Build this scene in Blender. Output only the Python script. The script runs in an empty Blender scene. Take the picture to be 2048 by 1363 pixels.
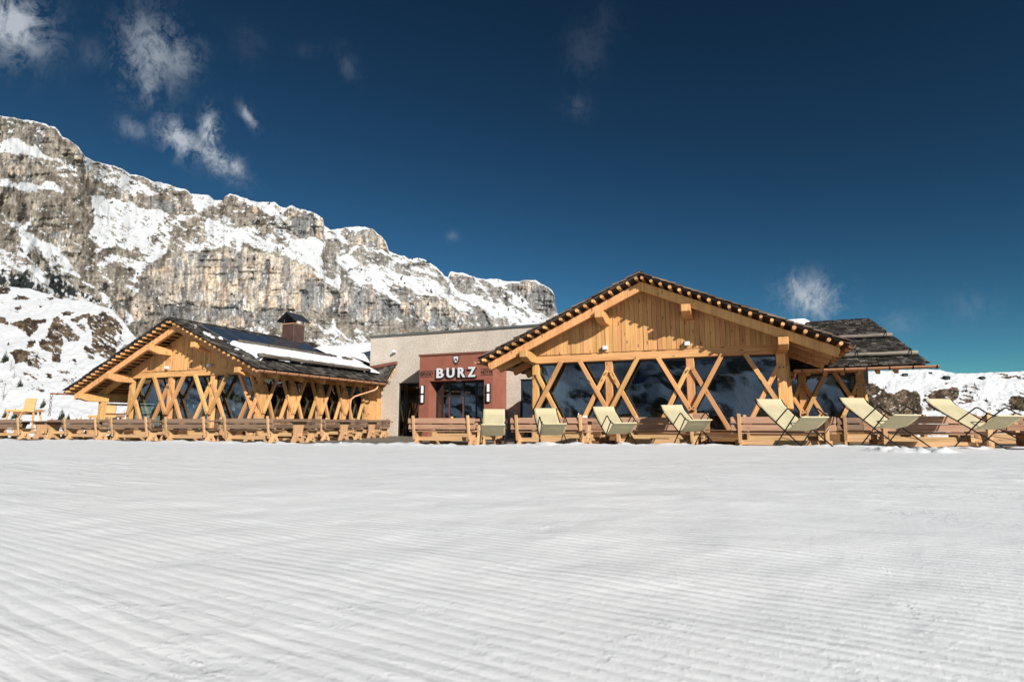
import bpy, bmesh, math, random
import numpy as np
from mathutils import Vector, Matrix, noise as mnoise
random.seed(7)
scene = bpy.context.scene
COL = scene.collection
rad = math.radians

# ------------------------------------------------------------------ frames
YAW = rad(-22.75)                       # all buildings and furniture share this bearing
UX, UY = math.cos(YAW), math.sin(YAW)   # along the facades
VX, VY = -math.sin(YAW), math.cos(YAW)  # into the buildings
def uw(u, w, z=0.0):
    return (u*UX + w*VX, u*UY + w*VY, z)

# ------------------------------------------------------------------ tagging
def tag(o, label=None, cat=None, group=None, kind=None):
    if label: o['label'] = label
    if cat: o['category'] = cat
    if group: o['group'] = group
    if kind: o['kind'] = kind
    return o
def empty(name, loc=(0,0,0), rz=0.0):
    o = bpy.data.objects.new(name, None); COL.objects.link(o)
    o.location = loc; o.rotation_euler = (0,0,rz); o.empty_display_size = .2
    return o
def copy_tree(o, parent=None):
    c = o.copy(); COL.objects.link(c)
    if parent: c.parent = parent
    for ch in list(o.children): copy_tree(ch, c)
    return c

# ------------------------------------------------------------------ mesh builder
class MB:
    def __init__(s):
        s.v=[]; s.f=[]; s.g=[]; s.r=[]; s.m=[]
    def add(s, vs, fs, gr, rn=None, mi=0):
        b=len(s.v); s.v += [tuple(p) for p in vs]
        s.f += [tuple(i+b for i in f) for f in fs]
        s.m += [mi]*len(fs)
        off=(random.random()*60, random.random()*60, random.random()*60)
        s.g += [(q[0]+off[0], q[1]+off[1], q[2]+off[2]) for q in gr]
        rn = random.random() if rn is None else rn
        s.r += [rn]*len(vs)
        return s
    def hexa(s, P, axes=None, rn=None, mi=0):
        # P: 8 points, bottom 4 ccw then top 4
        p0=Vector(P[0]); ax=[Vector(P[1])-p0, Vector(P[3])-p0, Vector(P[4])-p0]
        L=[a.length for a in ax]; k=L.index(max(L))
        order=[k]+[i for i in range(3) if i!=k]
        U=[ax[i].normalized() if L[i]>0 else Vector((0,0,0)) for i in order]
        gr=[[(Vector(p)-p0).dot(u) for u in U] for p in P]
        return s.add(P, [(3,2,1,0),(4,5,6,7),(0,1,5,4),(1,2,6,5),(2,3,7,6),(3,0,4,7)], gr, rn, mi)
    def box(s, x0,x1,y0,y1,z0,z1, rn=None, mi=0):
        return s.hexa([(x0,y0,z0),(x1,y0,z0),(x1,y1,z0),(x0,y1,z0),(x0,y0,z1),(x1,y0,z1),(x1,y1,z1),(x0,y1,z1)], rn=rn, mi=mi)
    def beam(s, a, b, w, h, up=(0,0,1), rn=None, mi=0):
        a=Vector(a); b=Vector(b); d=(b-a).normalized(); up=Vector(up)
        sd=d.cross(up).normalized(); u2=sd.cross(d).normalized()
        A=sd*(w/2); B=u2*(h/2)
        return s.hexa([a-A-B,a+A-B,b+A-B,b-A-B,a-A+B,a+A+B,b+A+B,b-A+B], rn=rn, mi=mi)
    def prism(s, poly, o, ax, ay, az, rn=None, mi=0):
        # poly in (ax, ay) extruded by vector az
        o=Vector(o); ax=Vector(ax); ay=Vector(ay); az=Vector(az); n=len(poly)
        lo=[o+ax*p[0]+ay*p[1] for p in poly]; hi=[p+az for p in lo]
        fs=[tuple(range(n))[::-1], tuple(range(n,2*n))]
        fs+=[(i,(i+1)%n,n+(i+1)%n,n+i) for i in range(n)]
        gr=[(p[1],p[0],0) for p in poly]+[(p[1],p[0],az.length) for p in poly]
        return s.add(lo+hi, fs, gr, rn, mi)
    def tube(s, pts, r, n=8, cap=True, rn=None, mi=0):
        pts=[Vector(p) for p in pts]; vs=[]; gr=[]; L=0; fs=[]
        ref=None
        for i,p in enumerate(pts):
            if i==0: d=pts[1]-p
            elif i==len(pts)-1: d=p-pts[i-1]
            else: d=(pts[i+1]-p).normalized()+(p-pts[i-1]).normalized()
            d.normalize()
            if ref is None: ref = Vector((0,0,1)) if abs(d.z)<.9 else Vector((1,0,0))
            a=d.cross(ref)
            if a.length<1e-4: a=d.cross(Vector((0.3,1,0)))
            a.normalize(); b=a.cross(d)
            rr = r[i] if isinstance(r,(list,tuple)) else r
            if i: L+=(p-pts[i-1]).length
            for k in range(n):
                t=2*math.pi*k/n
                vs.append(p+a*(math.cos(t)*rr)+b*(math.sin(t)*rr)); gr.append((L, math.cos(t)*rr, math.sin(t)*rr))
        for i in range(len(pts)-1):
            for k in range(n):
                fs.append((i*n+k, i*n+(k+1)%n, (i+1)*n+(k+1)%n, (i+1)*n+k))
        if cap:
            fs.append(tuple(range(n))[::-1]); m=(len(pts)-1)*n; fs.append(tuple(m+k for k in range(n)))
        return s.add(vs, fs, gr, rn, mi)
    def build(s, name, mat, parent=None, bevel=0, smooth=False, label=None):
        me=bpy.data.meshes.new(name); me.from_pydata(s.v,[],s.f)
        a=me.attributes.new('gr','FLOAT_VECTOR','POINT'); a.data.foreach_set('vector',[c for q in s.g for c in q])
        a=me.attributes.new('rn','FLOAT','POINT'); a.data.foreach_set('value',s.r)
        mats=mat if isinstance(mat,(list,tuple)) else [mat]
        for m in mats: me.materials.append(m)
        if len(mats)>1: me.polygons.foreach_set('material_index', s.m)
        if smooth: me.polygons.foreach_set('use_smooth',[True]*len(me.polygons))
        bm=bmesh.new(); bm.from_mesh(me); bmesh.ops.recalc_face_normals(bm, faces=bm.faces); bm.to_mesh(me); bm.free()
        o=bpy.data.objects.new(name, me); COL.objects.link(o)
        if parent: o.parent=parent
        if bevel:
            b=o.modifiers.new('bevel','BEVEL'); b.width=bevel; b.segments=1; b.limit_method='ANGLE'; b.angle_limit=rad(50)
        if label: o['label']=label
        return o

# ------------------------------------------------------------------ materials
def newmat(name):
    m=bpy.data.materials.new(name); m.use_nodes=True
    nt=m.node_tree; nt.nodes.clear()
    out=nt.nodes.new('ShaderNodeOutputMaterial')
    return m, nt, out
def N(nt, t, **kw):
    n=nt.nodes.new('ShaderNode'+t)
    for k,v in kw.items(): setattr(n,k,v)
    return n
def lk(nt,a,b): nt.links.new(a,b)
def ramp(nt, fac, stops, interp='LINEAR'):
    r=N(nt,'ValToRGB'); e=r.color_ramp.elements; r.color_ramp.interpolation=interp
    while len(e)<len(stops): e.new(.5)
    for i,(p,c) in enumerate(stops):
        e[i].position=p; e[i].color=(*c,1) if len(c)==3 else c
    lk(nt,fac,r.inputs[0]); return r.outputs[0]
def attr(nt,name,vec=False):
    a=N(nt,'Attribute'); a.attribute_name=name
    return a.outputs['Vector'] if vec else a.outputs['Fac']
def vmul(nt, v, s):
    m=N(nt,'VectorMath',operation='MULTIPLY'); lk(nt,v,m.inputs[0]); m.inputs[1].default_value=s; return m.outputs[0]
def math_(nt, op, a, b=None, clamp=False):
    m=N(nt,'Math',operation=op); m.use_clamp=clamp
    for i,x in enumerate((a,b)):
        if x is None: continue
        if isinstance(x,(int,float)): m.inputs[i].default_value=x
        else: lk(nt,x,m.inputs[i])
    return m.outputs[0]
def mix(nt, fac, a, b, mode='MIX'):
    m=N(nt,'MixRGB',blend_type=mode)
    for i,x in enumerate((fac,a,b)):
        if isinstance(x,(int,float)): m.inputs[i].default_value=x
        elif isinstance(x,tuple): m.inputs[i].default_value=(*x,1) if len(x)==3 else x
        else: lk(nt,x,m.inputs[i])
    return m.outputs[0]
def noise(nt, vec, scale, detail=4, rough=.55, dist=0):
    n=N(nt,'TexNoise'); n.inputs['Scale'].default_value=scale; n.inputs['Detail'].default_value=detail
    n.inputs['Roughness'].default_value=rough; n.inputs['Distortion'].default_value=dist
    if vec is not None: lk(nt,vec,n.inputs['Vector'])
    return n.outputs['Fac']
def bump(nt, h, strength, dist, normal=None):
    b=N(nt,'Bump'); b.inputs['Strength'].default_value=strength; b.inputs['Distance'].default_value=dist
    lk(nt,h,b.inputs['Height'])
    if normal is not None: lk(nt,normal,b.inputs['Normal'])
    return b.outputs[0]
def principled(nt, out, color, rough=.6, normal=None, metallic=0, spec=.5):
    p=N(nt,'BsdfPrincipled')
    if isinstance(color,tuple): p.inputs['Base Color'].default_value=(*color,1)
    else: lk(nt,color,p.inputs['Base Color'])
    if isinstance(rough,(int,float)): p.inputs['Roughness'].default_value=rough
    else: lk(nt,rough,p.inputs['Roughness'])
    p.inputs['Metallic'].default_value=metallic
    p.inputs['Specular IOR Level'].default_value=spec
    if normal is not None: lk(nt,normal,p.inputs['Normal'])
    lk(nt,p.outputs[0],out.inputs[0]); return p
def objco(nt):
    return N(nt,'TexCoord').outputs['Object']

def mat_wood(name, dark, light, spread=.35, knots=True, rough=.65, weather=None):
    m,nt,out=newmat(name)
    g=attr(nt,'gr',True); r=attr(nt,'rn')
    fine=noise(nt, vmul(nt,g,(1.3,26,26)), 1.0, 5, .6, .4)
    broad=noise(nt, vmul(nt,g,(.55,5,5)), 1.0, 3, .5, .3)
    f=math_(nt,'ADD', math_(nt,'MULTIPLY',fine,.62), math_(nt,'MULTIPLY',broad,.38))
    c=ramp(nt,f,[(.30,dark),(.62,light)])
    tone=math_(nt,'ADD', math_(nt,'MULTIPLY',r,spread*2), 1-spread)
    hsv=N(nt,'HueSaturation'); lk(nt,c,hsv.inputs['Color']); lk(nt,tone,hsv.inputs['Value'])
    hue=math_(nt,'ADD', math_(nt,'MULTIPLY',math_(nt,'FRACT',math_(nt,'MULTIPLY',r,7.3)),.016), .492)
    lk(nt,hue,hsv.inputs['Hue']); c=hsv.outputs[0]
    if knots:
        vo=N(nt,'TexVoronoi'); lk(nt,vmul(nt,g,(1.9,6.5,6.5)),vo.inputs['Vector']); vo.inputs['Scale'].default_value=1.0
        k=ramp(nt,vo.outputs['Distance'],[(.06,(1,1,1)),(.17,(0,0,0))])
        c=mix(nt,k,c,tuple(x*.35 for x in dark))
    if weather:
        w=noise(nt,vmul(nt,g,(.8,3,3)),1.0,4,.6,.5)
        c=mix(nt,ramp(nt,w,[(.42,(0,0,0)),(.72,(.8,.8,.8))]),c,weather)
    principled(nt,out,c,rough,bump(nt,fine,.35,.004),spec=.25)
    return m
M={}
M['larch']=mat_wood('larch_wood',(.41,.19,.066),(.68,.375,.155),.18)
M['larch_board']=mat_wood('larch_boards',(.44,.205,.070),(.67,.37,.15),.14)
M['larch_tan']=mat_wood('tan_bench_wood',(.25,.135,.078),(.49,.30,.19),.24)
M['weathered']=mat_wood('weathered_planks',(.085,.052,.033),(.25,.165,.11),.25,weather=(.235,.155,.105))
M['legwood']=mat_wood('bench_leg_wood',(.31,.17,.078),(.59,.365,.19),.22)
M['plinth']=mat_wood('plinth_boards',(.10,.045,.018),(.22,.105,.042),.25)
M['guardlog_dark']=mat_wood('dark_guard_log',(.03,.024,.02),(.11,.088,.07),.25,knots=False,weather=(.17,.145,.12))
M['deck']=mat_wood('deck_boards',(.105,.088,.068),(.24,.205,.16),.22)
M['log']=mat_wood('round_battens',(.38,.19,.07),(.66,.37,.16),.25,knots=False)
M['guardlog']=mat_wood('snow_guard_log',(.075,.06,.048),(.22,.185,.15),.2,knots=False,weather=(.30,.265,.22))

def mat_shingle(name,pal):
    m,nt,out=newmat(name)
    g=attr(nt,'gr',True); r=attr(nt,'rn')
    fine=noise(nt, vmul(nt,g,(2,35,35)),1.0,4,.6)
    c=ramp(nt,r,list(zip((0,.45,.8,1),pal)))
    c=mix(nt,.8,c,ramp(nt,fine,[(.3,(.45,.45,.45)),(.7,(1.35,1.3,1.25))]),'MULTIPLY')
    principled(nt,out,c,.8,bump(nt,fine,.5,.006),spec=.2)
    return m
M['shingle']=mat_shingle('larch_shakes',[(.020,.017,.015),(.048,.042,.037),(.095,.086,.077),(.20,.18,.162)])
M['shingle_brown']=mat_shingle('brown_larch_shakes',[(.05,.036,.027),(.10,.074,.056),(.16,.122,.094),(.27,.21,.165)])
def mat_plain(name,c,rough=.5,metal=0,spec=.5,nz=0,scale=8):
    m,nt,out=newmat(name)
    col=c
    if nz:
        n=noise(nt,objco(nt),scale,5,.6)
        col=ramp(nt,n,[(.3,tuple(x*(1-nz) for x in c)),(.7,tuple(min(1,x*(1+nz)) for x in c))])
    principled(nt,out,col,rough,metallic=metal,spec=spec); return m
M['copper']=mat_plain('copper_gutter',(.60,.31,.17),.42,.35,nz=.2,scale=5)
M['darkmetal']=mat_plain('black_metal',(.018,.018,.02),.4,.6)
M['sheet']=mat_plain('grey_sheet_metal',(.16,.165,.16),.5,.5,nz=.12)
M['capmetal']=mat_plain('dark_sheet_roof',(.05,.058,.07),.45,.5,nz=.2)
M['rust']=mat_plain('rusty_steel',(.085,.045,.035),.65,.25,nz=.35,scale=3)
M['redcap']=mat_plain('brown_red_flashing',(.20,.075,.05),.5,.2,nz=.15)
M['frame']=mat_plain('dark_window_frame',(.02,.018,.017),.45)
M['redframe']=mat_plain('red_brown_door_frame',(.14,.045,.03),.5)
M['white_box']=mat_plain('pale_lamp_housing',(.62,.64,.66),.35)
M['diffuser']=mat_plain('opal_lamp_glass',(.82,.83,.84),.3)
M['silver']=mat_plain('silver_letters',(.66,.66,.69),.4,.1)
M['black']=mat_plain('black_paint',(.02,.018,.018),.55)
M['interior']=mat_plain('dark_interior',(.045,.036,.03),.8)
M['ivory']=mat_plain('ivory_paper',(.75,.72,.66),.7)
M['chalkgreen']=mat_plain('pale_green_sheet',(.45,.62,.45),.5)
M['tanpanel']=mat_wood('tan_panel',(.50,.29,.115),(.62,.38,.165),.08,knots=False)

def mat_canvas():
    m,nt,out=newmat('cream_canvas')
    co=objco(nt)
    w=noise(nt,vmul(nt,co,(220,220,220)),1,2,.5)
    b=noise(nt,co,3.0,3,.5)
    c=mix(nt,.5,ramp(nt,b,[(.3,(.58,.50,.31)),(.7,(.65,.575,.38))]),ramp(nt,w,[(.3,(.58,.50,.315)),(.7,(.66,.585,.39))]))
    p=N(nt,'BsdfDiffuse'); lk(nt,c,p.inputs[0]); lk(nt,bump(nt,b,.25,.03),p.inputs['Normal'])
    t=N(nt,'BsdfTranslucent'); lk(nt,c,t.inputs[0])
    mx=N(nt,'MixShader'); mx.inputs[0].default_value=.22
    lk(nt,p.outputs[0],mx.inputs[1]); lk(nt,t.outputs[0],mx.inputs[2]); lk(nt,mx.outputs[0],out.inputs[0])
    return m
M['canvas']=mat_canvas()
def mat_glass(name,tint=(.34,.40,.40),refl=1.0):
    m,nt,out=newmat(name)
    lw=N(nt,'LayerWeight'); lw.inputs['Blend'].default_value=.5
    f=math_(nt,'ADD',math_(nt,'MULTIPLY',math_(nt,'POWER',lw.outputs['Facing'],3.2),.8),.10*refl,True)
    t=N(nt,'BsdfTransparent'); t.inputs[0].default_value=(*tint,1)
    g=N(nt,'BsdfGlossy'); g.inputs['Roughness'].default_value=.015; g.inputs[0].default_value=(.70,.84,1,1)
    wob=noise(nt,objco(nt),1.3,2,.5); lk(nt,bump(nt,wob,.06,.05),g.inputs['Normal'])
    mx=N(nt,'MixShader'); lk(nt,f,mx.inputs[0]); lk(nt,t.outputs[0],mx.inputs[1]); lk(nt,g.outputs[0],mx.inputs[2])
    lk(nt,mx.outputs[0],out.inputs[0]); return m
M['glass']=mat_glass('window_glass',(.70,.76,.74))
M['darkglass']=mat_glass('dark_window_glass',(.46,.49,.50),.9)
def mat_solar():
    m,nt,out=newmat('solar_cells')
    g=attr(nt,'gr',True)
    principled(nt,out,(.026,.036,.052),.22,spec=.4); return m
M['solar']=mat_solar()
def mat_stucco():
    m,nt,out=newmat('crushed_stone_render')
    co=objco(nt)
    v=N(nt,'TexVoronoi'); v.inputs['Scale'].default_value=38; lk(nt,co,v.inputs['Vector'])
    n=noise(nt,co,11,6,.65); n2=noise(nt,co,.9,4,.55); n3=noise(nt,co,45,4,.6)
    c=ramp(nt,n,[(.3,(.455,.39,.325)),(.7,(.645,.57,.485))])
    c=mix(nt,.45,c,ramp(nt,n2,[(.3,(.7,.68,.66)),(.7,(1.15,1.15,1.15))]),'MULTIPLY')
    c=mix(nt,ramp(nt,n3,[(.62,(0,0,0)),(.72,(.7,.7,.7))]),c,(.30,.24,.19))
    h=math_(nt,'ADD',math_(nt,'MULTIPLY',v.outputs['Distance'],.6),n)
    principled(nt,out,c,.9,bump(nt,h,.7,.035),spec=.15); return m
M['stucco']=mat_stucco()
def mat_redwall():
    m,nt,out=newmat('terracotta_paint')
    co=objco(nt); n=noise(nt,co,2.0,5,.6); n2=noise(nt,co,60,3,.6)
    c=ramp(nt,n,[(.3,(.235,.082,.054)),(.7,(.295,.107,.071))])
    principled(nt,out,c,.75,bump(nt,n2,.3,.004),spec=.25); return m
M['redwall']=mat_redwall()
def mat_roofsnow():
    m,nt,out=newmat('roof_snow'); co=objco(nt)
    n=noise(nt,co,2.2,6,.6); n2=noise(nt,co,40,3,.6)
    b=bump(nt,n,.5,.12); b=bump(nt,n2,.3,.01,b)
    principled(nt,out,(.86,.87,.89),.6,b,spec=.2); return m
M['roofsnow']=mat_roofsnow()
# ================================================================== buildings
SL = .445                                # roof slope
def shingles(mb, o, along, length, up, slope_len, nrm, course=.2, wr=(.13,.26), skip=None, rough=.03, lenf=None):
    full=length
    o=Vector(o); along=Vector(along).normalized(); up=Vector(up).normalized(); nrm=Vector(nrm).normalized()
    nrow=int(math.ceil(slope_len/course))
    for i in range(nrow):
        t0=i*course; a=-random.random()*.1
        if lenf: length=lenf(t0)
        while a<length:
            w=random.uniform(*wr); a1=min(a+w, length+.05); a0=max(a,-.03)
            if a1-a0>.05 and not (skip and skip((a0+a1)/2, t0)):
                tb=t0+random.uniform(-rough,rough); te=min(tb+course*1.9, slope_len+.12)
                th=random.uniform(.018,.03); lift=.05+random.uniform(-.006,.014); g=.005
                def P(aa,tt,nn): return o+along*aa+up*tt+nrm*nn
                mb.hexa([P(a0+g,tb,lift),P(a1-g,tb,lift),P(a1-g,te,.004),P(a0+g,te,.004),
                         P(a0+g,tb,lift+th),P(a1-g,tb,lift+th),P(a1-g,te,.004+th),P(a0+g,te,.004+th)])
            a+=w
def solo(name, mat, parent, fn, bevel=.008, smooth=False, label=None):
    b=MB(); fn(b); return b.build(name, mat, parent, bevel, smooth, label)

def window(root, corners, inset=.05, glass='glass', bars=()):
    """corners: 4 points ccw of the opening; frame bars with a pane inside"""
    c=[Vector(p) for p in corners]; n=(c[1]-c[0]).cross(c[3]-c[0]).normalized()
    f=MB()
    for i in range(4):
        f.beam(c[i],c[(i+1)%4],.07,.06,up=n)
    ax=(c[1]-c[0]); ay=(c[3]-c[0])
    for kind,t in bars:
        if kind=='v': f.beam(c[0]+ax*t,c[0]+ax*t+ay,.06,.055,up=n)
        else: f.beam(c[0]+ay*t,c[0]+ay*t+ax,.06,.055,up=n)
    fr=f.build('window', M['frame'], root)
    g=MB(); g.hexa([c[0]-n*.006,c[1]-n*.006,c[2]-n*.006,c[3]-n*.006,c[0]+n*.006,c[1]+n*.006,c[2]+n*.006,c[3]+n*.006])
    g.build('pane', M[glass], fr)
    return fr

def truss_wall(root, P, pos, top, offt, offb, floor=.45, apex=2.33, vb=1.04, sec=.13, post=.24, ends=True, gusset=False, mat='larch', glaze=True, glass='glass', bolts=True):
    """P(a, out, z) -> local point.  posts at pos; V braces in front, inverted V behind"""
    n=len(pos); mt=M[mat]
    for i,p in enumerate(pos):
        solo('post', mt, root, lambda b: b.hexa([P(p-post/2,.02,floor-.1),P(p+post/2,.02,floor-.1),P(p+post/2,-.22,floor-.1),P(p-post/2,-.22,floor-.1),
                                                P(p-post/2,.02,top),P(p+post/2,.02,top),P(p+post/2,-.22,top),P(p-post/2,-.22,top)]), .012)
        outd=Vector(P(0,1,0))-Vector(P(0,0,0))
        for d in (-1,1):
            if (i==0 and d<0 and ends!='right') or (i==n-1 and d>0):
                if ends: continue
            solo('brace', mt, root, lambda b: b.beam(P(p+d*offt,.09,top+.04), P(p+d*.035,.09,vb), sec, .12, up=outd), .008)
            solo('brace', mt, root, lambda b: b.beam(P(p+d*.05,.028,apex), P(p+d*offb,.028,floor), sec, .12, up=outd), .008)
        if gusset:
            w=.185
            solo('gusset_plate', mt, root, lambda b: b.prism([(-.105,2.2),(.105,2.2),(w,1.5),(.09,.72),(-.09,.72),(-w,1.5)], P(p,.02,0), Vector(P(1,0,0))-Vector(P(0,0,0)), (0,0,1), outd*.06), .006)
        if bolts:
            for d in (-1,1):
                for z in (apex-.09, vb+.07):
                    c=Vector(P(p+d*.06,.155,z)); solo('bolt', M['black'], root, lambda b: b.tube([c-outd*.03,c],.022,6), 0)
    if glaze:
        for i in range(n-1):
            a0,a1=pos[i]+.1,pos[i+1]-.1
            window(root,[P(a0,-.16,floor+.03),P(a1,-.16,floor+.03),P(a1,-.16,top-.03),P(a0,-.16,top-.03)],glass=glass)

def gable_roof(root, W, za, uL, uR, v0, v1, ur, fine_right=True, skipR=None, course=.24, wr=(.16,.3)):
    zr=lambda u: za-SL*abs(u-ur)
    c=1/math.hypot(1,SL); s=SL*c
    # shakes: one part per slope
    for side in (-1,1):
        ue=uL if side<0 else uR; run=abs(ue-ur); sl=run/c
        mb=MB(); up=(-side*c,0,s); nr=(side*s,0,c)
        o=Vector((ue,v0-.13,zr(ue)-.07))
        shingles(mb,o,(0,1,0),v1-v0+.19,up,sl,nr,course if not(fine_right and side>0) else .2,wr if not(fine_right and side>0) else (.12,.24),
                 skipR if side>0 else None)
        # closed layer of under-boards
        p=lambda u,dz,v: (u,v if v>v0 else v0-.10,zr(u)+dz)
        mb.hexa([p(ue,-.115,v0),p(ur,-.115,v0),p(ur,-.115,v1),p(ue,-.115,v1),p(ue,-.075,v0),p(ur,-.075,v0),p(ur,-.075,v1),p(ue,-.075,v1)] if side<0 else
                [p(ur,-.115,v0),p(ue,-.115,v0),p(ue,-.115,v1),p(ur,-.115,v1),p(ur,-.075,v0),p(ue,-.075,v0),p(ue,-.075,v1),p(ur,-.075,v1)], rn=.3)
        mb.build('shake_roof', M['shingle' if fine_right else 'shingle_brown'], root)
        # round battens whose ends show along the verge
        nlog=int(run/.268)
        for k in range(nlog):
            u=ur+side*(.09+k*.268); z=zr(u)-.17
            solo('batten', M['log'], root, lambda b: b.tube([(u,v0-.10-random.random()*.05,z+random.uniform(-.008,.008)),(u,v1,z)],[.050+random.uniform(-.007,.007),.054],8), 0)
    # ridge
    return zr

def rafters(root, zr, ur, uL, uR, vs, w=.14, depth=.28):
    for v in vs:
        for side in (-1,1):
            ue=(uL+.24) if side<0 else (uR-.24)
            a=ur+side*.002
            poly=[(a,zr(a)-.245),(ue,zr(ue)-.245),(ue+side*.03,zr(ue)-.33),(ue-side*.05,zr(ue)-.245-depth*.95),(a,zr(a)-.245-depth)]
            solo('rafter', M['larch'], root, lambda b: b.prism(poly,(0,v-w/2,0),(1,0,0),(0,0,1),(0,w,0)), .01)
def purlin(root, u, zt, v0, v1, w=.27, h=.34):
    poly=[(v0,zt),(v1,zt),(v1,zt-h),(v0+.42,zt-h),(v0+.30,zt-h+.03),(v0,zt-h*.62)]
    solo('purlin', M['larch'], root, lambda b: b.prism(poly,(u-w/2,0,0),(0,1,0),(0,0,1),(w,0,0)), .012)
def gutter(root, a, b, r=.075, straps=.62, out=(1,0,0)):
    a=Vector(a); b=Vector(b); d=(b-a); L=d.length; d.normalize(); o=Vector(out)
    mb=MB(); n=10; vs=[];gr=[]
    ring=[(math.cos(math.pi+math.pi*k/n), math.sin(math.pi+math.pi*k/n)) for k in range(n+1)]
    ring=ring+[(x*.9,y*.9+.0) for x,y in ring[::-1]]
    m=len(ring)
    for p in (a,b):
        for x,y in ring: vs.append(p+o*(x*r)+Vector((0,0,1))*(y*r)); gr.append((0,x,y))
    fs=[(k,(k+1)%m,m+(k+1)%m,m+k) for k in range(m)]+[tuple(range(m))[::-1],tuple(range(m,2*m))]
    mb.add(vs,fs,gr); g=mb.build('gutter', M['copper'], root)
    k=.25
    while k<L:
        p=a+d*k; s=MB()
        pts=[p+o*(math.cos(math.pi+math.pi*j/8)*(r+.006))+Vector((0,0,1))*(math.sin(math.pi+math.pi*j/8)*(r+.006)) for j in range(9)]
        pts=pts+[p-o*.02+Vector((0,0,.045))]
        pts=[p+o*(r+.006)+Vector((0,0,.01))]+pts[::-1][1:]
        s.tube(pts,.014,5); s.build('gutter_bracket', M['darkmetal'], g); k+=straps
    return g

def hut(name, loc, label, W, za, uL, uR, L, deep_left=False):
    root=empty(name,(loc[0],loc[1],0),YAW); tag(root,label,'timber hut','timber gable huts')
    ur=W/2; v0,v1=-.95,L
    big=name
    return root, ur, v0, v1

def front(root, W, za, ur, zr):
    P=lambda a,o,z:(a,-o,z)
    pos=[.13,.13+(W-.26)/3,.13+2*(W-.26)/3,W-.13]
    truss_wall(root,P,pos,2.65,.95,1.04)
    solo('beam', M['larch'], root, lambda b: b.box(.0,W,-.075,.19,2.65,2.93), .012)
    # vertical boarding of the gable
    mb=MB(); u=.0
    while u<W-.02:
        w=min(random.choice((.125,.14,.15)),W-u); t=random.choice((.0,.012,.022))
        z0=2.915+random.uniform(-.004,.004)
        mb.hexa([(u+.003,-.10-t,z0),(u+w-.003,-.10-t,z0),(u+w-.003,-.02,z0),(u+.003,-.02,z0),
                 (u+.003,-.10-t,zr(u)-.30),(u+w-.003,-.10-t,zr(u+w)-.30),(u+w-.003,-.02,zr(u+w)-.30),(u+.003,-.02,zr(u)-.30)])
        u+=w
    mb.build('gable_boarding', M['larch_board'], root, .004)
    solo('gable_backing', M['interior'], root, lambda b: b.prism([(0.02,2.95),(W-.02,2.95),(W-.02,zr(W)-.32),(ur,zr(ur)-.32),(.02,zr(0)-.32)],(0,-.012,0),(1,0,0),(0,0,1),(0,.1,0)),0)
    for u in (pos[1]-.06,pos[2]-.04):
        f=solo('floodlight', M['white_box'], root, lambda b: (b.box(u-.075,u+.075,-.25,-.125,2.99,3.12), b.box(u-.02,u+.02,-.16,-.08,2.95,2.99)), .01)
    return pos

def interior(root, W, L, zr, ur, back=True):
    solo('floor', M['plinth'], root, lambda b: b.box(.02,W-.02,.02,L-.05,.30,.40),0)
    if back:
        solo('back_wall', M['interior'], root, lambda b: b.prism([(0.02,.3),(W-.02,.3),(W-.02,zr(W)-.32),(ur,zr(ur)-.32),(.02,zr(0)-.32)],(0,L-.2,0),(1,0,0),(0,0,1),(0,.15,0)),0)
    def t(b):
        for (x,y) in ((1.6,1.6),(4.0,2.2),(6.2,1.7),(2.4,4.4),(5.4,4.6)):
            b.box(x-.4,x+.4,y-.6,y+.6,1.11,1.15); b.box(x-.05,x+.05,y-.4,y+.4,.4,1.11)
            for k in (-.7,.7): b.box(x+k-.18,x+k+.18,y-.5,y+.5,.82,.87); b.box(x+k*1.25-.03,x+k*1.25+.03,y-.5,y+.5,.4,1.3)
    solo('dining_furniture', M['plinth'], root, t,0)

def plinth(root, W, L):
    mb=MB()
    for k in range(4):
        z0=-.25+k*.17; mb.box(-.03,W+.03,-.10-.006*(k%2),-.02,z0,z0+.166)
        mb.box(W+.0,W+.06+.006*(k%2),-.015,L-.1,z0,z0+.166); mb.box(-.06-.006*(k%2),0,-.015,L-.1,z0,z0+.166)
    mb.box(-.10,W+.10,-.16,.0,.432,.458); mb.box(W-.02,W+.12,.004,L-.1,.434,.46); mb.box(-.12,.02,.004,L-.1,.434,.46)
    mb.build('plinth', M['plinth'], root,.004)

# ------------------------------------------------------------------ large hut (right)
OL=(.683,19.352); WL=7.82
hl=empty('timber_hut',(OL[0],OL[1],0),YAW)
tag(hl,'largest timber hut, larch gable over full-width glazing, nearest on the right','timber hut','timber huts')
ur=WL/2; LL=8.0; uL,uR=-1.47,9.32
zrL=gable_roof(hl,WL,5.2,uL,uR,-1.08,LL,ur,fine_right=False)
rafters(hl,zrL,ur,uL,uR,[-.80,.02,1.35,2.68,4.0,5.3,6.6,7.8])
for du in (-3.83,-1.3,1.3,3.83):
    purlin(hl,ur+du,zrL(ur+du)-.50,-1.02,LL)
posL=front(hl,WL,5.2,ur,zrL)
sidepos=[.13+1.74*k for k in range(5)]
truss_wall(hl,lambda a,o,z:(WL+o-.02,a,z),sidepos,2.72,.74,.76,bolts=False)
truss_wall(hl,lambda a,o,z:(-o+.02,a,z),sidepos[:5],2.72,.74,.76,bolts=False)
interior(hl,WL,LL,zrL,ur); plinth(hl,WL,LL)
gutter(hl,(uL-.03,-1.3,zrL(uL)-.13),(uL-.03,LL,zrL(uL)-.13),out=(1,0,0),straps=.8)
gutter(hl,(uR+.03,-1.15,zrL(uR)-.13),(uR+.03,LL,zrL(uR)-.13),out=(1,0,0),straps=.8)

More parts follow.
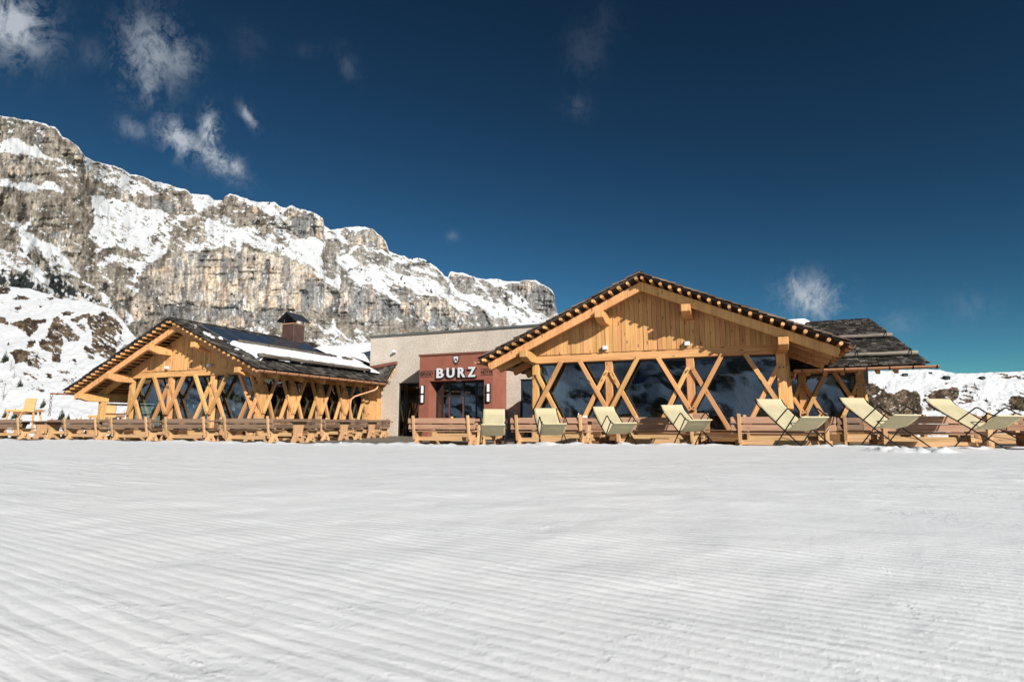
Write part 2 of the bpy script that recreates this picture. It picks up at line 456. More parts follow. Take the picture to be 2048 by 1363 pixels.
# ------------------------------------------------------------------ left hut
OM=(-17.445,25.966); WM=7.95
hm=empty('timber_hut',(OM[0],OM[1],0),YAW)
tag(hm,'timber hut with solar panels, rusty chimney and snow-covered roof, on the left','timber hut','timber huts')
urM=WM/2; LM=8.1; uLM,uRM=-2.55,9.12; zaM=5.02
skip=lambda a,t: (a>5.0 and False)
zrM=gable_roof(hm,WM,zaM,uLM,uRM,-1.16,7.2,urM,fine_right=True)
rafters(hm,zrM,urM,uLM,uRM,[-.86,.02,1.35,2.68,4.0,5.3,6.6])
for du in (-3.85,-1.33,1.33,3.85):
    purlin(hm,urM+du,zrM(urM+du)-.50,-1.1,LM if du<3 else 7.0)
purlin(hm,-1.75,zrM(-1.75)-.50,-1.1,7.0)
posM=front(hm,WM,zaM,urM,zrM)
sideM=[.13,1.76,3.48,5.16,6.88]
truss_wall(hm,lambda a,o,z:(WM+o-.02,a,z),sideM,2.62,.74,.76,gusset=True,bolts=True,ends='right',sec=.105,post=.19)
truss_wall(hm,lambda a,o,z:(-o+.02,a,z),sideM,2.62,.74,.76,bolts=False)
def clad(b):
    v=7.0
    while v<8.05:
        w=.13; t=random.choice((0,.012,.02)); b.box(WM-.1,WM+.03+t,v+.003,v+w-.003,.4,2.9); v+=w
solo('side_boarding', M['larch_board'], hm, clad,.004)
interior(hm,WM,LM,zrM,urM); plinth(hm,WM,LM)
gutter(hm,(uLM-.03,-1.75,zrM(uLM)-.12),(uLM-.03,6.8,zrM(uLM)-.12),out=(1,0,0),straps=.8)
gm=gutter(hm,(uRM+.09,-1.4,zrM(uRM)-.10),(uRM+.09,6.75,zrM(uRM)-.10),out=(1,0,0),straps=.6,r=.10)
solo('downpipe', M['copper'], hm, lambda b: b.tube([(uRM+.02,6.2,zrM(uRM)-.2),(uRM+.0,6.15,zrM(uRM)-.38),(uRM-.1,6.05,zrM(uRM)-.48),(WM+.36,5.5,1.95),(WM+.22,5.4,1.8),(WM+.2,5.38,1.6),(WM+.2,5.38,.2)],.045,10),0,True)
# rain chain under the left gutter spout
rc=MB()
zc=zrM(uLM)-.2
for k in range(9):
    z=zc-.05-k*.105; ring=[]
    for j in range(13):
        t=2*math.pi*j/12
        x=.045*math.cos(t); q=.058*math.sin(t)
        ring.append((uLM-.03+(x if k%2 else x*.55),-1.7+(0 if k%2 else x*.8),z+q))
    rc.tube(ring,.011,5,cap=False)
rc.build('rain_chain', M['rust'], hm)
# outer post and rails under the long left eave
solo('eave_post', M['larch'], hm, lambda b: b.box(-1.87,-1.63,-.12,.12,-.1,zrM(-1.75)-.83),.012)
solo('eave_post', M['larch'], hm, lambda b: b.box(-1.87,-1.63,4.0,4.24,-.1,zrM(-1.75)-.83),.012)
for z in (1.08,1.53):
    solo('railing', M['plinth'] , hm, lambda b: b.box(-1.78,-1.72,.13,4.0,z-.04,z+.04),.004)
    solo('railing', M['plinth'] , hm, lambda b: b.box(-1.62,.0,2.0,2.06,z-.04,z+.04),.004)
# solar panels on the right slope
cS=1/math.hypot(1,SL); sS=SL*cS
def roofp(u,v,h): return Vector((u+h*sS, v, zrM(u)+h*cS))
pv=-.35
for k in range(6):
    w=1.02
    def slab(b,u0,u1,v0_,v1_,h0,h1):
        b.hexa([roofp(u0,v0_,h0),roofp(u1,v0_,h0),roofp(u1,v1_,h0),roofp(u0,v1_,h0),roofp(u0,v0_,h1),roofp(u1,v0_,h1),roofp(u1,v1_,h1),roofp(u0,v1_,h1)])
    sp=solo('solar_panel', M['sheet'], hm, lambda b: slab(b,4.62,6.42,pv,pv+w,.03,.085),.004)
    solo('solar_glass', M['solar'], sp, lambda b: slab(b,4.66,6.38,pv+.028,pv+w-.028,.087,.094),0)
    pv+=w+.012
def guard(u,v0_,v1_,r=.09):   # log on iron straps
    def f(b):
        n=14; pts=[roofp(u+math.sin(i*1.3)*.012,v0_+(v1_-v0_)*i/n,.13+r) for i in range(n+1)]
        b.tube(pts,[r*(1+.12*math.sin(i*2.1)) for i in range(n+1)],9)
    g=solo('snow_guard_log', M['guardlog_dark'], hm, f,0,True)
    k=v0_+.25
    while k<v1_:
        solo('log_strap', M['darkmetal'], g, lambda b: b.tube([roofp(u+.1+r,k,.05),roofp(u+r+.01,k,.13+r),roofp(u,k,.15+2*r),roofp(u-r-.06,k,.17+r),roofp(u-.32,k,.15)],.014,5),0); k+=1.35
guard(6.58,-.1,6.0,.06); guard(8.25,-.55,6.6,.08)
guard(6.7,6.35,7.1,.07)
# snow lying on the right slope
def snow_patch(root,pt,u0,u1,v0_,v1_,nu,nv,thick,edge,seed,name='snow_cover'):
    mb=MB(); vs=[];fs=[];gr=[]
    for i in range(nu+1):
        for j in range(nv+1):
            a=i/nu; b=j/nv; u=u0+(u1-u0)*a; v=v0_+(v1_-v0_)*b
            e=edge(a,b)+.55*mnoise.fractal(Vector((u*1.5,v*1.5,seed)),1.0,2.0,4)*.35
            e2=max(0,min(1,e*4.0)); e2=e2*e2*(3-2*e2)
            h=-.05+(thick+.05)*e2*(1+.12*mnoise.noise(Vector((u*.9,v*.9,seed+4))))
            vs.append(pt(u,v,h)); gr.append((u,v,h))
    for i in range(nu):
        for j in range(nv):
            k=i*(nv+1)+j; fs.append((k,k+nv+1,k+nv+2,k+1))
    mb.add(vs,fs,gr); return mb.build(name, M['roofsnow'], root, 0, True)
snow_patch(hm,roofp,6.5,8.28,-.75,7.6,50,170,.14,lambda a,b: min(b*9-.35-.9*max(0,(1-a))*0, a*5+.3, (1.05-a)*6+.25*0, (1-b)*5+.4),3)
snow_patch(hm,roofp,4.3,6.9,5.7,7.9,50,44,.15,lambda a,b: min((a-.15)*2+b-.45, (1-a)*4+.3),9)
for i,(u0,u1,v0_,v1_) in enumerate(((4.3,6.6,-.95,-.4),(5.6,8.2,-1.0,-.25))):
    snow_patch(hm,roofp,u0,u1,v0_,v1_,70,36,.07,lambda a,b: min(a*4,(1-a)*4,b*3,(1-b)*3,.5)-.52+.34*mnoise.noise(Vector((a*9,b*3,i*7.0))),20+i)
# chimney
ch=solo('chimney', M['rust'], hm, lambda b: b.box(3.72,4.5,5.2,5.98,4.4,5.78),.012)
solo('chimney_band', M['copper'], ch, lambda b: (b.box(3.69,4.53,5.17,6.01,5.74,5.80)),.004)
def cap(b):
    for (x,y) in ((3.76,5.24),(4.42,5.24),(3.76,5.9),(4.42,5.9)): b.box(x,x+.04,y,y+.04,5.80,6.0)
solo('cap_stilt', M['rust'], ch, cap,0)
def cap2(b):
    for s in (-1,1):
        c=4.11
        p=[(c,6.34),(c+s*.62,5.88),(c+s*.62,5.92),(c,6.39)]
        b.prism(p if s>0 else p[::-1],(0,5.02,0),(1,0,0),(0,0,1),(0,1.14,0))
solo('chimney_cap', M['capmetal'], ch, cap2,0)
# cross roof corner between hut and stone block
tri=[Vector((9.1,6.72,2.58)),Vector((8.85,8.02,3.66)),Vector((7.25,8.02,3.46))]
def corner(b):
    A,B,C=tri; n=(B-A).cross(C-A).normalized()
    if n.z<0: n=-n
    b.add([A-n*.10,B-n*.10,C-n*.10,A-n*.03,B-n*.03,C-n*.03],[(0,1,2),(3,4,5),(0,1,4,3),(1,2,5,4),(2,0,3,5)],[(p.x,p.y,p.z) for p in [A,B,C,A,B,C]],rn=.3)
    for k in range(7):
        t0=k/7; t1=min(1,(k+1.7)/7)
        L0=A.lerp(C,t0); R0=A.lerp(B,t0); L1=A.lerp(C,t1); R1=A.lerp(B,t1)
        m=max(1,int((R0-L0).length/.2)+1)
        for q in range(m):
            a=q/m; c=(q+1)/m-.02
            b.hexa([L0.lerp(R0,a)+n*.05,L0.lerp(R0,c)+n*.05,L1.lerp(R1,c)+n*.0,L1.lerp(R1,a)+n*.0,
                    L0.lerp(R0,a)+n*.08,L0.lerp(R0,c)+n*.08,L1.lerp(R1,c)+n*.03,L1.lerp(R1,a)+n*.03],rn=.45+.55*random.random())
solo('corner_roof', M['shingle'], hm, corner,0)
def corner2(b):
    A,B,C=tri
    for k in range(9):
        p=A.lerp(B,(k+.6)/9.3); b.tube([p+Vector((.05,-.03,-.15)),p+Vector((-.6,.3,-.17))],.05,8)
solo('corner_rafter_end', M['log'], hm, corner2,0)
solo('flashing', M['redcap'], hm, lambda b: b.beam(tri[2]+Vector((-.15,-.02,.12)),tri[1]+Vector((.12,-.02,.14)),.14,.16),.004)
# snow-covered link roof behind
pts=[Vector((7.28,8.12,3.62)),Vector((5.2,8.12,4.3)),Vector((.6,12.2,5.40)),Vector((7.28,12.2,5.55))]
def link(u,v,h):
    a=(u-0); b=v
    lo=pts[1].lerp(pts[0],a); hi=pts[2].lerp(pts[3],a); p=lo.lerp(hi,b)
    return p+Vector((0,0,h+.18*math.sin(math.pi*min(1,b*.9))*(.6+.4*math.sin(a*2.2))))
snow_patch(hm,link,0,1,0,1,60,60,.22,lambda a,b: 1,31,'snow_cover')
def undl(b):
    d=Vector((0,0,-.25)); b.hexa([pts[1]+d*1.6,pts[0]+d*1.6,pts[3]+d*1.6,pts[2]+d*1.6,pts[1]+d*.5,pts[0]+d*.5,pts[3]+d*.5,pts[2]+d*.5])
solo('link_roof', M['shingle'], hm, undl,0)

# ------------------------------------------------------------------ right wing with dark shake roof
def offL(u,v): return (OL[0]+u*UX+v*VX, OL[1]+u*UY+v*VY, 0)
wg=empty('shake_roof_wing',offL(8,4.2),YAW)
tag(wg,'low timber wing with black shake roof, right behind the largest hut','timber wing')
# local: x = u-8, y = v-4.2
E0=(-2.2,-1.0,2.52); run=5.05; s2=.465
zw=lambda y: 2.50+s2*(y+1.0)
c2=1/math.hypot(1,s2)
xr=lambda y: 4.0-.13*(y+1.0)
mb=MB(); shingles(mb,(-2.2,-1.0,2.44),(1,0,0),6.2,(0,c2,s2*c2),run/c2,(0,-s2*c2,c2),.16,(.09,.2),rough=.015,lenf=lambda t: xr(t*c2-1.0)+2.2)
def q(x,y,dz): return (x,y,zw(y)+dz)
mb.hexa([q(-2.2,-1,-.12),q(xr(-1)-.05,-1,-.12),q(xr(4.05)-.05,4.05,-.12),q(-2.2,4.05,-.12),q(-2.2,-1,-.075),q(xr(-1)-.05,-1,-.075),q(xr(4.05)-.05,4.05,-.075),q(-2.2,4.05,-.075)],rn=.3)
# rear slope
mb.hexa([(-2.2,4.06,zw(4.05)-.12),(xr(4.05)-.05,4.06,zw(4.05)-.12),(4.0,9.1,2.4),(-2.2,9.1,2.4),(-2.2,4.06,zw(4.05)-.04),(xr(4.05)-.05,4.06,zw(4.05)-.04),(4.0,9.1,2.48),(-2.2,9.1,2.48)],rn=.3)
mb.build('shake_roof', M['shingle'], wg)
for y,x1 in ((1.5,3.62),(-.37,3.9)):
    def f(b):
        n=12; x0=-1.9
        b.tube([(x0+(x1-x0)*i/n, y+.012*math.sin(i*1.7), zw(y)+.13+.01*math.sin(i*2.3)) for i in range(n+1)],[.064*(1+.1*math.sin(i*1.9)) for i in range(n+1)],9)
    g=solo('snow_guard_log', M['guardlog'], wg, f,0,True)
    x=x1-.2
    while x>-1.5:
        solo('log_strap', M['darkmetal'], g, lambda b: b.tube([(x,y-.12,zw(y)+.02),(x,y-.11,zw(y)+.16),(x,y,zw(y)+.28),(x,y+.11,zw(y)+.2),(x,y+.3,zw(y)+.22)],.016,5),0); x-=1.5
snow_patch(wg,lambda u,v,h: Vector((u,v,zw(min(v,4.05))-.3*max(0,v-4.05)+h)),-2.2,1.35,3.2,5.0,50,40,.15,lambda a,b: min((1-a)*3-.2+.3*b,b*3-.5),44)
gutter(wg,(.2,-1.14,2.42),(4.22,-1.14,2.42),out=(0,1,0),straps=.62,r=.095)
solo('downpipe', M['copper'], wg, lambda b: b.tube([(.25,-1.12,2.34),(.22,-1.1,2.2),(.1,-.95,2.08),(-.2,-.45,1.98),(-.32,-.3,1.9)],.045,10),0,True)
for k in range(8):
    x=-.35+k*.5
    solo('rafter', M['larch'], wg, lambda b: b.prism([(-.95,zw(-.95)-.13),(4.0,zw(4.0)-.13),(4.0,zw(4.0)-.33),(-.95,zw(-.95)-.31)],(x-.06,0,0),(0,1,0),(0,0,1),(.12,0,0)),.006)
wpos=[-1.2,.52,2.26]
truss_wall(wg,lambda a,o,z:(a,-o,z),wpos,2.36,.76,.78,apex=2.0,vb=.98,bolts=True,glass='darkglass',ends='right')
truss_wall(wg,lambda a,o,z:(2.36+o,a,z),[.13,1.8,3.5,5.2],2.36,.74,.76,apex=2.0,vb=.98,bolts=False,glass='darkglass')
solo('beam', M['larch'], wg, lambda b: (b.box(-2.2,2.4,-.05,.2,2.36,2.6)),.01)
solo('plinth', M['plinth'], wg, lambda b: b.box(-2.2,2.5,-.08,5.4,-.3,.45),.004)
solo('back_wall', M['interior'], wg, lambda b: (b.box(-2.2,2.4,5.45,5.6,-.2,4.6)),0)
def tbl(b):
    b.box(.3,1.5,1.5,2.4,1.1,1.16); b.box(.85,.95,1.8,2.1,.45,1.1); b.box(1.3,1.34,.9,1.9,.5,1.35); b.box(-.6,.1,2.6,3.2,.45,1.4)
solo('dining_furniture', M['plinth'], wg, tbl,0)

# ------------------------------------------------------------------ stone block with the red portal
sb=empty('stone_building',offL(-6,7.2),YAW)
tag(sb,'flat-roofed pale rough-rendered block with terracotta portal, between the two huts','building')
X=lambda u: u+6.0
def wall(b):
    t=.4
    b.box(X(-12.1),X(-10.24),0,t,-.3,5.25,rn=.5); b.box(X(-10.24),X(-7.9),0,t,2.74,5.25,rn=.5)
    b.box(X(-7.9),X(-4.15),0,t,3.0,5.25,rn=.5); b.box(X(-4.15),X(-3.34),0,t,-.3,5.25,rn=.5)
    b.box(X(-3.34),X(-2.1),0,t,2.74,5.25,rn=.5); b.box(X(-2.1),X(2.0),0,t,-.3,5.25,rn=.5)
    b.box(X(-12.1),X(-11.7),t,7,-.3,5.25,rn=.5); b.box(X(1.6),X(2.0),t,7,-.3,5.25,rn=.5)
solo('wall', M['stucco'], sb, wall,0)
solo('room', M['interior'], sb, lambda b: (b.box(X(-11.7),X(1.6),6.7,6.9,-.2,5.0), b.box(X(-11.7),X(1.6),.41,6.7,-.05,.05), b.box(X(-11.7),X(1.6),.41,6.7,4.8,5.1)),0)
solo('coping', M['sheet'], sb, lambda b: (b.box(X(-12.17),X(2.05),-.07,.5,5.25,5.36), b.box(X(-12.17),X(-11.6),.5,7,5.25,5.358)),.006)
window(sb,[(X(-10.20),.12,.0),(X(-7.95),.12,.0),(X(-7.95),.12,2.70),(X(-10.20),.12,2.70)],glass='darkglass',bars=(('v',.14),('v',.2)))
window(sb,[(X(-3.30),.12,.0),(X(-2.14),.12,.0),(X(-2.14),.12,2.70),(X(-3.30),.12,2.70)],glass='darkglass',bars=(('h',.62),))
sc=solo('security_camera', M['white_box'], sb, lambda b: (b.tube([(X(-10.45),-.0,4.36),(X(-10.45),-.1,4.36)],.05,10), b.tube([(X(-10.45),-.08,4.40),(X(-10.43),-.26,4.42)],[.085,.075],12)),0)
# interior coat stands / trestles seen through the left window
def easel(b):
    for x in (X(-9.5),X(-8.9),X(-8.3)):
        b.beam((x,.9,.05),(x+.12,1.1,1.3),.05,.05); b.beam((x+.3,.9,.05),(x+.16,1.1,1.3),.05,.05); b.box(x-.02,x+.32,.95,1.05,.7,.75)
solo('trestle', M['larch'], sb, easel,0)
# portal: local y of its face = 5.64-7.2
yp=5.64-7.2
def portal(b):
    b.box(X(-7.99),X(-7.42),yp,-.002,-.2,2.65,rn=.5); b.box(X(-4.51),X(-4.05),yp,-.002,-.2,2.65,rn=.5); b.box(X(-7.99),X(-4.05),yp,-.002,2.65,3.88,rn=.5)
pt=solo('entrance_portal', M['redwall'], sb, portal,.006)
solo('portal_cap', M['redcap'], pt, lambda b: b.box(X(-8.04),X(-4.0),yp-.05,.0-.003,3.88,3.97),.005)
yg=6.35-7.2
ed=MB()
for u in (-7.40,-6.67,-5.92,-5.24,-4.53): ed.box(X(u)-.035,X(u)+.035,yg-.04,yg+.04,0,2.64)
ed.box(X(-7.36),X(-4.57),yg-.035,yg+.035,1.93,2.0); ed.box(X(-7.36),X(-4.57),yg-.035,yg+.035,2.56,2.63)
dr=ed.build('entrance_door', M['frame'], pt)
solo('door_stile', M['redframe'], dr, lambda b: [b.box(X(u)-.03,X(u)+.03,yg-.065,yg-.042,0.02,1.93) for u in (-6.67,-5.92)],0)
solo('pane', M['glass'], dr, lambda b: b.box(X(-7.38),X(-4.55),yg-.005,yg+.005,.02,2.6),0)
solo('ceiling_lamp', M['white_box'], pt, lambda b: b.box(X(-6.1),X(-5.8),yp+.2,yp+.3,2.615,2.648),0)
# lettering
def text(body,size,u,y,z,mat,extr,name,parent,width=None,offset=0,shear=0,align='LEFT',height=None):
    cu=bpy.data.curves.new(name,'FONT'); cu.body=body; cu.size=size; cu.extrude=extr; cu.offset=offset; cu.shear=shear; cu.resolution_u=6
    o=bpy.data.objects.new('tmp_text',cu); COL.objects.link(o)
    dg=bpy.context.evaluated_depsgraph_get(); me=bpy.data.meshes.new_from_object(o.evaluated_get(dg))
    bpy.data.objects.remove(o)
    xs=[v.co.x for v in me.vertices]; ys=[v.co.y for v in me.vertices]
    x0,x1,y0,y1=min(xs),max(xs),min(ys),max(ys)
    sx=(width/(x1-x0)) if width else 1; sy=(height/(y1-y0)) if height else 1
    for v in me.vertices:
        cx=(v.co.x-x0)*sx; cy=(v.co.y-y0)*sy; cz=v.co.z
        v.co=(u+cx, y-cz, z+cy)
    me.materials.append(mat); me.name=name
    r=bpy.data.objects.new(name,me); COL.objects.link(r); r.parent=parent; return r
sg=solo('sign', M['black'], pt, lambda b: (b.box(X(-7.93),X(-7.21),yp-.012,yp-.002,3.125,3.15), b.box(X(-7.93),X(-7.21),yp-.012,yp-.002,2.855,2.88), b.box(X(-4.66),X(-4.06),yp-.012,yp-.002,3.12,3.145), b.box(X(-4.66),X(-4.06),yp-.012,yp-.002,2.85,2.875)),0)
for chx,u0,u1 in (('B',-6.97,-6.59),('U',-6.42,-6.01),('R',-5.82,-5.43),('Z',-5.30,-4.90)):
    lt=text(chx,.6,X(u0)+.045,yp-.05,2.745,M['black'],.045,'letter',sg,width=u1-u0,height=.47,offset=.018)
    text(chx,.6,X(u0),yp-.115,2.78,M['silver'],.02,'letter_face',lt,width=u1-u0,height=.47,offset=.018)
text('RIFUGIO',.2,X(-7.93),yp-.012,2.925,M['black'],.01,'small_lettering',sg,width=.70,height=.17,offset=0,shear=.1)
text('HÜTTE',.2,X(-4.65),yp-.012,2.915,M['black'],.01,'small_lettering',sg,width=.59,height=.19,offset=0,shear=.1)
shield=[(-.15,.36),(.15,.36),(.15,.14),(.11,.05),(0,0),(-.11,.05),(-.15,.14)]
cr=solo('crest', M['black'], pt, lambda b: b.prism(shield,(X(-5.96),yp-.045,3.455),(1,0,0),(0,0,1),(0,.042,0)),0)
solo('crest_face', M['silver'], cr, lambda b: b.prism([(x*.78,.04+z*.80) for x,z in shield],(X(-5.97),yp-.055,3.455),(1,0,0),(0,0,1),(0,.008,0)),0)
solo('crest_emblem', M['black'], cr, lambda b: (b.prism([(-.10,.10),(-.07,.19),(0,.25),(.07,.19),(.10,.10),(.055,.10),(.0,.18),(-.055,.10)],(X(-5.97),yp-.062,3.455),(1,0,0),(0,0,1),(0,.006,0)),
        b.box(X(-6.06),X(-5.86),yp-.02,yp-.003,3.40,3.425)),0)
for u in (-7.74,-4.24):
    wl=solo('wall_lamp', M['black'], pt, lambda b: (b.box(X(u)-.085,X(u)+.085,yp-.12,yp-.002,1.60,2.02), b.box(X(u)-.085,X(u)+.085,yp-.12,yp-.002,2.04,2.46)),.006)
    for z in (1.63,2.07): solo('lamp_glass', M['diffuser'], wl, lambda b: b.box(X(u)-.055,X(u)+.065,yp-.155,yp-.121,z,z+.36),.008)
# ================================================================== terrain
F_=1138.0; CX_,CY_=1024.0,681.5; CAMZ=.65; PITCH=math.atan(164.5/1138)
def rays(px,py):
    a=(px-CX_)/F_; b=-(py-CY_)/F_
    return a, math.cos(PITCH)-b*math.sin(PITCH), math.sin(PITCH)+b*math.cos(PITCH)
rng=np.random.RandomState(5)
LAT=rng.rand(8,256,256)*2-1
def vn(x,y,k=0):
    x=np.asarray(x,float); y=np.asarray(y,float)
    xi=np.floor(x).astype(int); yi=np.floor(y).astype(int); fx=x-xi; fy=y-yi
    fx=fx*fx*fx*(fx*(fx*6-15)+10); fy=fy*fy*fy*(fy*(fy*6-15)+10)
    L=LAT[k%8]; a=xi&255; b=yi&255; a1=(xi+1)&255; b1=(yi+1)&255
    return (L[a,b]*(1-fx)+L[a1,b]*fx)*(1-fy)+(L[a,b1]*(1-fx)+L[a1,b1]*fx)*fy
def fbm(x,y,o=5,k=0,g=.5):
    s=0; a=1; t=0
    for i in range(o):
        s=s+a*vn(x*2**i+17.3*i,y*2**i+9.1*i,k+i); t+=a; a*=g
    return s/t*1.6
def inpoly(x,y,poly):
    r=np.zeros(x.shape,bool); n=len(poly); j=n-1
    for i in range(n):
        xi,yi=poly[i]; xj,yj=poly[j]
        if yi!=yj:
            r^=((yi>y)!=(yj>y))&(x<(xj-xi)*(y-yi)/(yj-yi)+xi)
        j=i
    return r
def blur(a,n=1):
    for _ in range(n):
        a=np.pad(a,1,mode='edge')
        a=(a[:-2,1:-1]+a[2:,1:-1]+a[1:-1,:-2]+a[1:-1,2:]+2*a[1:-1,1:-1])/6
    return a
sm=lambda x,a,b: (lambda t: t*t*(3-2*t))(np.clip((x-a)/(b-a),0,1))
def Q(o,s,pts): return [(o[0]+x/s,o[1]+y/s) for x,y in pts]
zA=lambda *p: Q((0,220),6.194,p)
zB=lambda *p: Q((0,430),6.194,p)
zC=lambda *p: Q((300,380),6.194,p)
zD=lambda *p: Q((300,520),5.689,p)
zE=lambda *p: Q((600,440),6.194,p)
zF=lambda *p: Q((850,530),7.314,p)
zG=lambda *p: Q((0,560),4.26,p)
zH=lambda *p: Q((440,620),5.689,p)
zR=lambda *p: Q((1748,740),6.827,p)

def grid_mesh(name, P, cols, mat, extra=None, smooth=True):
    """P: (rows, cols, 3); cols: (rows, cols, 3) surface albedo"""
    R,C=P.shape[:2]
    me=bpy.data.meshes.new(name)
    v=P.reshape(-1,3); idx=np.arange(R*C).reshape(R,C)
    f=np.stack([idx[:-1,:-1],idx[:-1,1:],idx[1:,1:],idx[1:,:-1]],-1).reshape(-1,4)
    me.vertices.add(len(v)); me.vertices.foreach_set('co',v.astype(np.float32).ravel())
    me.loops.add(f.size); me.loops.foreach_set('vertex_index',f.astype(np.int32).ravel())
    me.polygons.add(len(f)); me.polygons.foreach_set('loop_start',np.arange(0,f.size,4,dtype=np.int32))
    me.update(calc_edges=True)
    if cols is not None:
        a=me.attributes.new('tint','FLOAT_COLOR','POINT')
        c=np.concatenate([cols.reshape(-1,3),np.ones((R*C,1))],1); a.data.foreach_set('color',c.astype(np.float32).ravel())
    if extra is not None:
        for k,val in extra.items():
            a=me.attributes.new(k,'FLOAT','POINT'); a.data.foreach_set('value',val.astype(np.float32).ravel())
    me.polygons.foreach_set('use_smooth',[smooth]*len(f))
    me.materials.append(mat)
    o=bpy.data.objects.new(name,me); COL.objects.link(o); return o

def mat_slope(name, nscale, bstr, bdist):
    m,nt,out=newmat(name)
    a=N(nt,'Attribute'); a.attribute_name='tint'
    co=objco(nt)
    n=noise(nt,co,nscale,6,.65); n2=noise(nt,vmul(nt,co,(1,1,.25)),nscale*3,4,.6)
    sn=attr(nt,'snow')
    f=ramp(nt,math_(nt,'ADD',math_(nt,'MULTIPLY',n,.5),math_(nt,'MULTIPLY',n2,.5)),[(.32,(.55,.55,.56)),(.68,(1.4,1.38,1.35))])
    c=mix(nt,math_(nt,'SUBTRACT',.85,math_(nt,'MULTIPLY',sn,.78),True),a.outputs['Color'],f,'MULTIPLY')
    principled(nt,out,c,.85,bump(nt,n,bstr,bdist),spec=.1)
    return m
SNOW=np.array([.55,.555,.57])
def lerp(a,b,t): return a*(1-t[...,None])+np.asarray(b)*t[...,None]

# ------------------------------------------------------------------ far mountain
sky=[(-120,226),(-60,229),(0,232),(12,234),(30,236),(65,242),(85,247),(110,254),(118,262),(125,272),(140,281),(155,290),(163,303),(170,312),(178,318),(190,323),(215,329),(228,331),(240,337),(262,348),(280,352),(295,356),(308,363),(318,363),(330,368),(345,371),(375,380),(383,388),(405,389),(418,391),(428,400),(446,401),(449,393),(460,386),(472,390),(486,394),(500,401),(514,405),(530,404),(550,404),(558,412),(572,416),(583,411),(600,417),(615,421),(632,427),(646,436),(649,452),(662,459),(680,456),(700,453),(730,453),(745,458),(760,470),(772,484),(778,502),(790,507),(808,512),(818,518),(828,516),(845,516),(860,524),(872,534),(882,541),(888,550),(896,555),(898,548),(902,543),(925,545),(935,550),(955,557),(975,558),(1000,558),(1015,563),(1040,562),(1055,559),(1072,561),(1090,571),(1105,581),(1110,592),(1111,610),(1115,626),(1120,634),(1200,650),(1320,700)]
sx_,sy_=zip(*sky)
C0,C1,NC,NR=-118,1240,800,270
pxs=np.linspace(C0,C1,NC)
ysky=np.interp(pxs,sx_,sy_)+1.6*fbm(pxs/9,pxs*0+3.3,4,2)
t=np.linspace(0,1,NR)
PY=880+(ysky[None,:]-880)*t[:,None]; PX=np.broadcast_to(pxs,(NR,NC)).copy()
wx=PX+5*fbm(PX/26,PY/26,4,1)+1.8*fbm(PX/6,PY/6,3,4); wy=PY+5*fbm(PX/26+50,PY/26,4,3)+1.8*fbm(PX/6+9,PY/6,3,6)
S=np.full((NR,NC),.14); O=np.zeros((NR,NC)); D_=np.zeros((NR,NC)); FOR=np.zeros((NR,NC))
def put(A,poly,val): A[inpoly(wx,wy,poly)]=val
# general zones
put(S,zA((430,430),(600,540),(720,600),(900,640),(1060,660),(1080,780),(900,830),(800,900),(640,700)),.42)
put(S,zA((0,80),(400,140),(300,260),(200,180),(130,260),(0,200)),.36)
put(S,zA((1030,545),(1330,690),(1640,800),(1950,900),(2044,890),(2044,1000),(1880,920),(1600,810),(1500,870),(1540,980),(1900,1100),(1700,1060),(1400,940),(1200,850),(1080,800),(1060,680)),.56)
put(S,zA((1250,690),(1640,800),(1500,880),(1430,900),(1250,800)),.72)
put(S,zA((1500,870),(1620,860),(1760,930),(1850,1000),(1960,1080),(1900,1100),(1640,1010),(1540,980)),.85)
put(S,zA((0,380),(120,365),(300,375),(430,470),(560,580),(680,640),(560,620),(400,570),(250,530),(60,520),(0,545)),.92)
put(S,zA((-700,380),(0,380),(0,545),(-700,600)),.6)
put(S,zA((0,220),(130,260),(200,180),(150,280),(60,300),(0,290)),.85)
put(S,zA((0,860),(60,840),(130,870),(230,910),(330,890),(500,925),(570,870),(700,920),(800,985),(790,1020),(640,985),(470,985),(320,1010),(200,950),(0,965)),.95)
put(S,zA((1130,1040),(1280,1070),(1400,1100),(1560,1150),(1640,1120),(1700,1190),(1880,1215),(2044,1230),(2044,1363),(1190,1363),(1150,1220)),.93)
put(S,zB((0,440),(200,500),(400,620),(560,680),(700,600),(860,700),(830,800),(900,900),(1050,990),(1230,1100),(1240,1363),(-600,1363),(-600,440)),.66)
put(S,zB((0,50),(60,40),(210,130),(350,60),(400,0),(400,60),(270,180),(420,240),(620,360),(700,410),(850,560),(980,690),(1045,775),(960,730),(850,690),(760,640),(650,620),(540,480),(420,420),(330,470),(420,560),(500,620),(500,660),(430,600),(300,520),(210,500),(240,440),(280,330),(230,220),(130,130),(20,110)),.88)
put(S,zB((1190,0),(2044,0),(2030,60),(1900,130),(1900,300),(1830,380),(1880,450),(2044,440),(2044,500),(1900,600),(1760,650),(1700,760),(1560,700),(1400,600),(1250,690),(1090,600),(1200,610),(1280,540),(1190,470),(1200,380),(1120,250),(1150,100)),.80)
put(S,zB((1190,0),(2044,0),(1900,130),(1700,200),(1200,250),(1130,200),(1180,100)),.9)
put(S,zB((1090,600),(1250,690),(1400,600),(1560,700),(1700,760),(1700,960),(1600,960),(1500,900),(1380,870),(1280,790),(1180,700)),.42)
put(S,zB((1540,880),(1640,900),(1780,910),(1700,990),(1620,970)),.95)
put(S,zB((1200,430),(1350,390),(1580,440),(1860,490),(1840,520),(1660,510),(1500,520),(1380,480),(1300,530),(1200,480)),.12)
put(S,zB((1280,640),(1430,580),(1640,640),(1650,720),(1400,790),(1320,720)),.18)
put(S,zB((1160,880),(1240,980),(1330,1010),(1380,1130),(1480,1280),(1560,1363),(1480,1363),(1260,1110),(1240,1000)),.9)
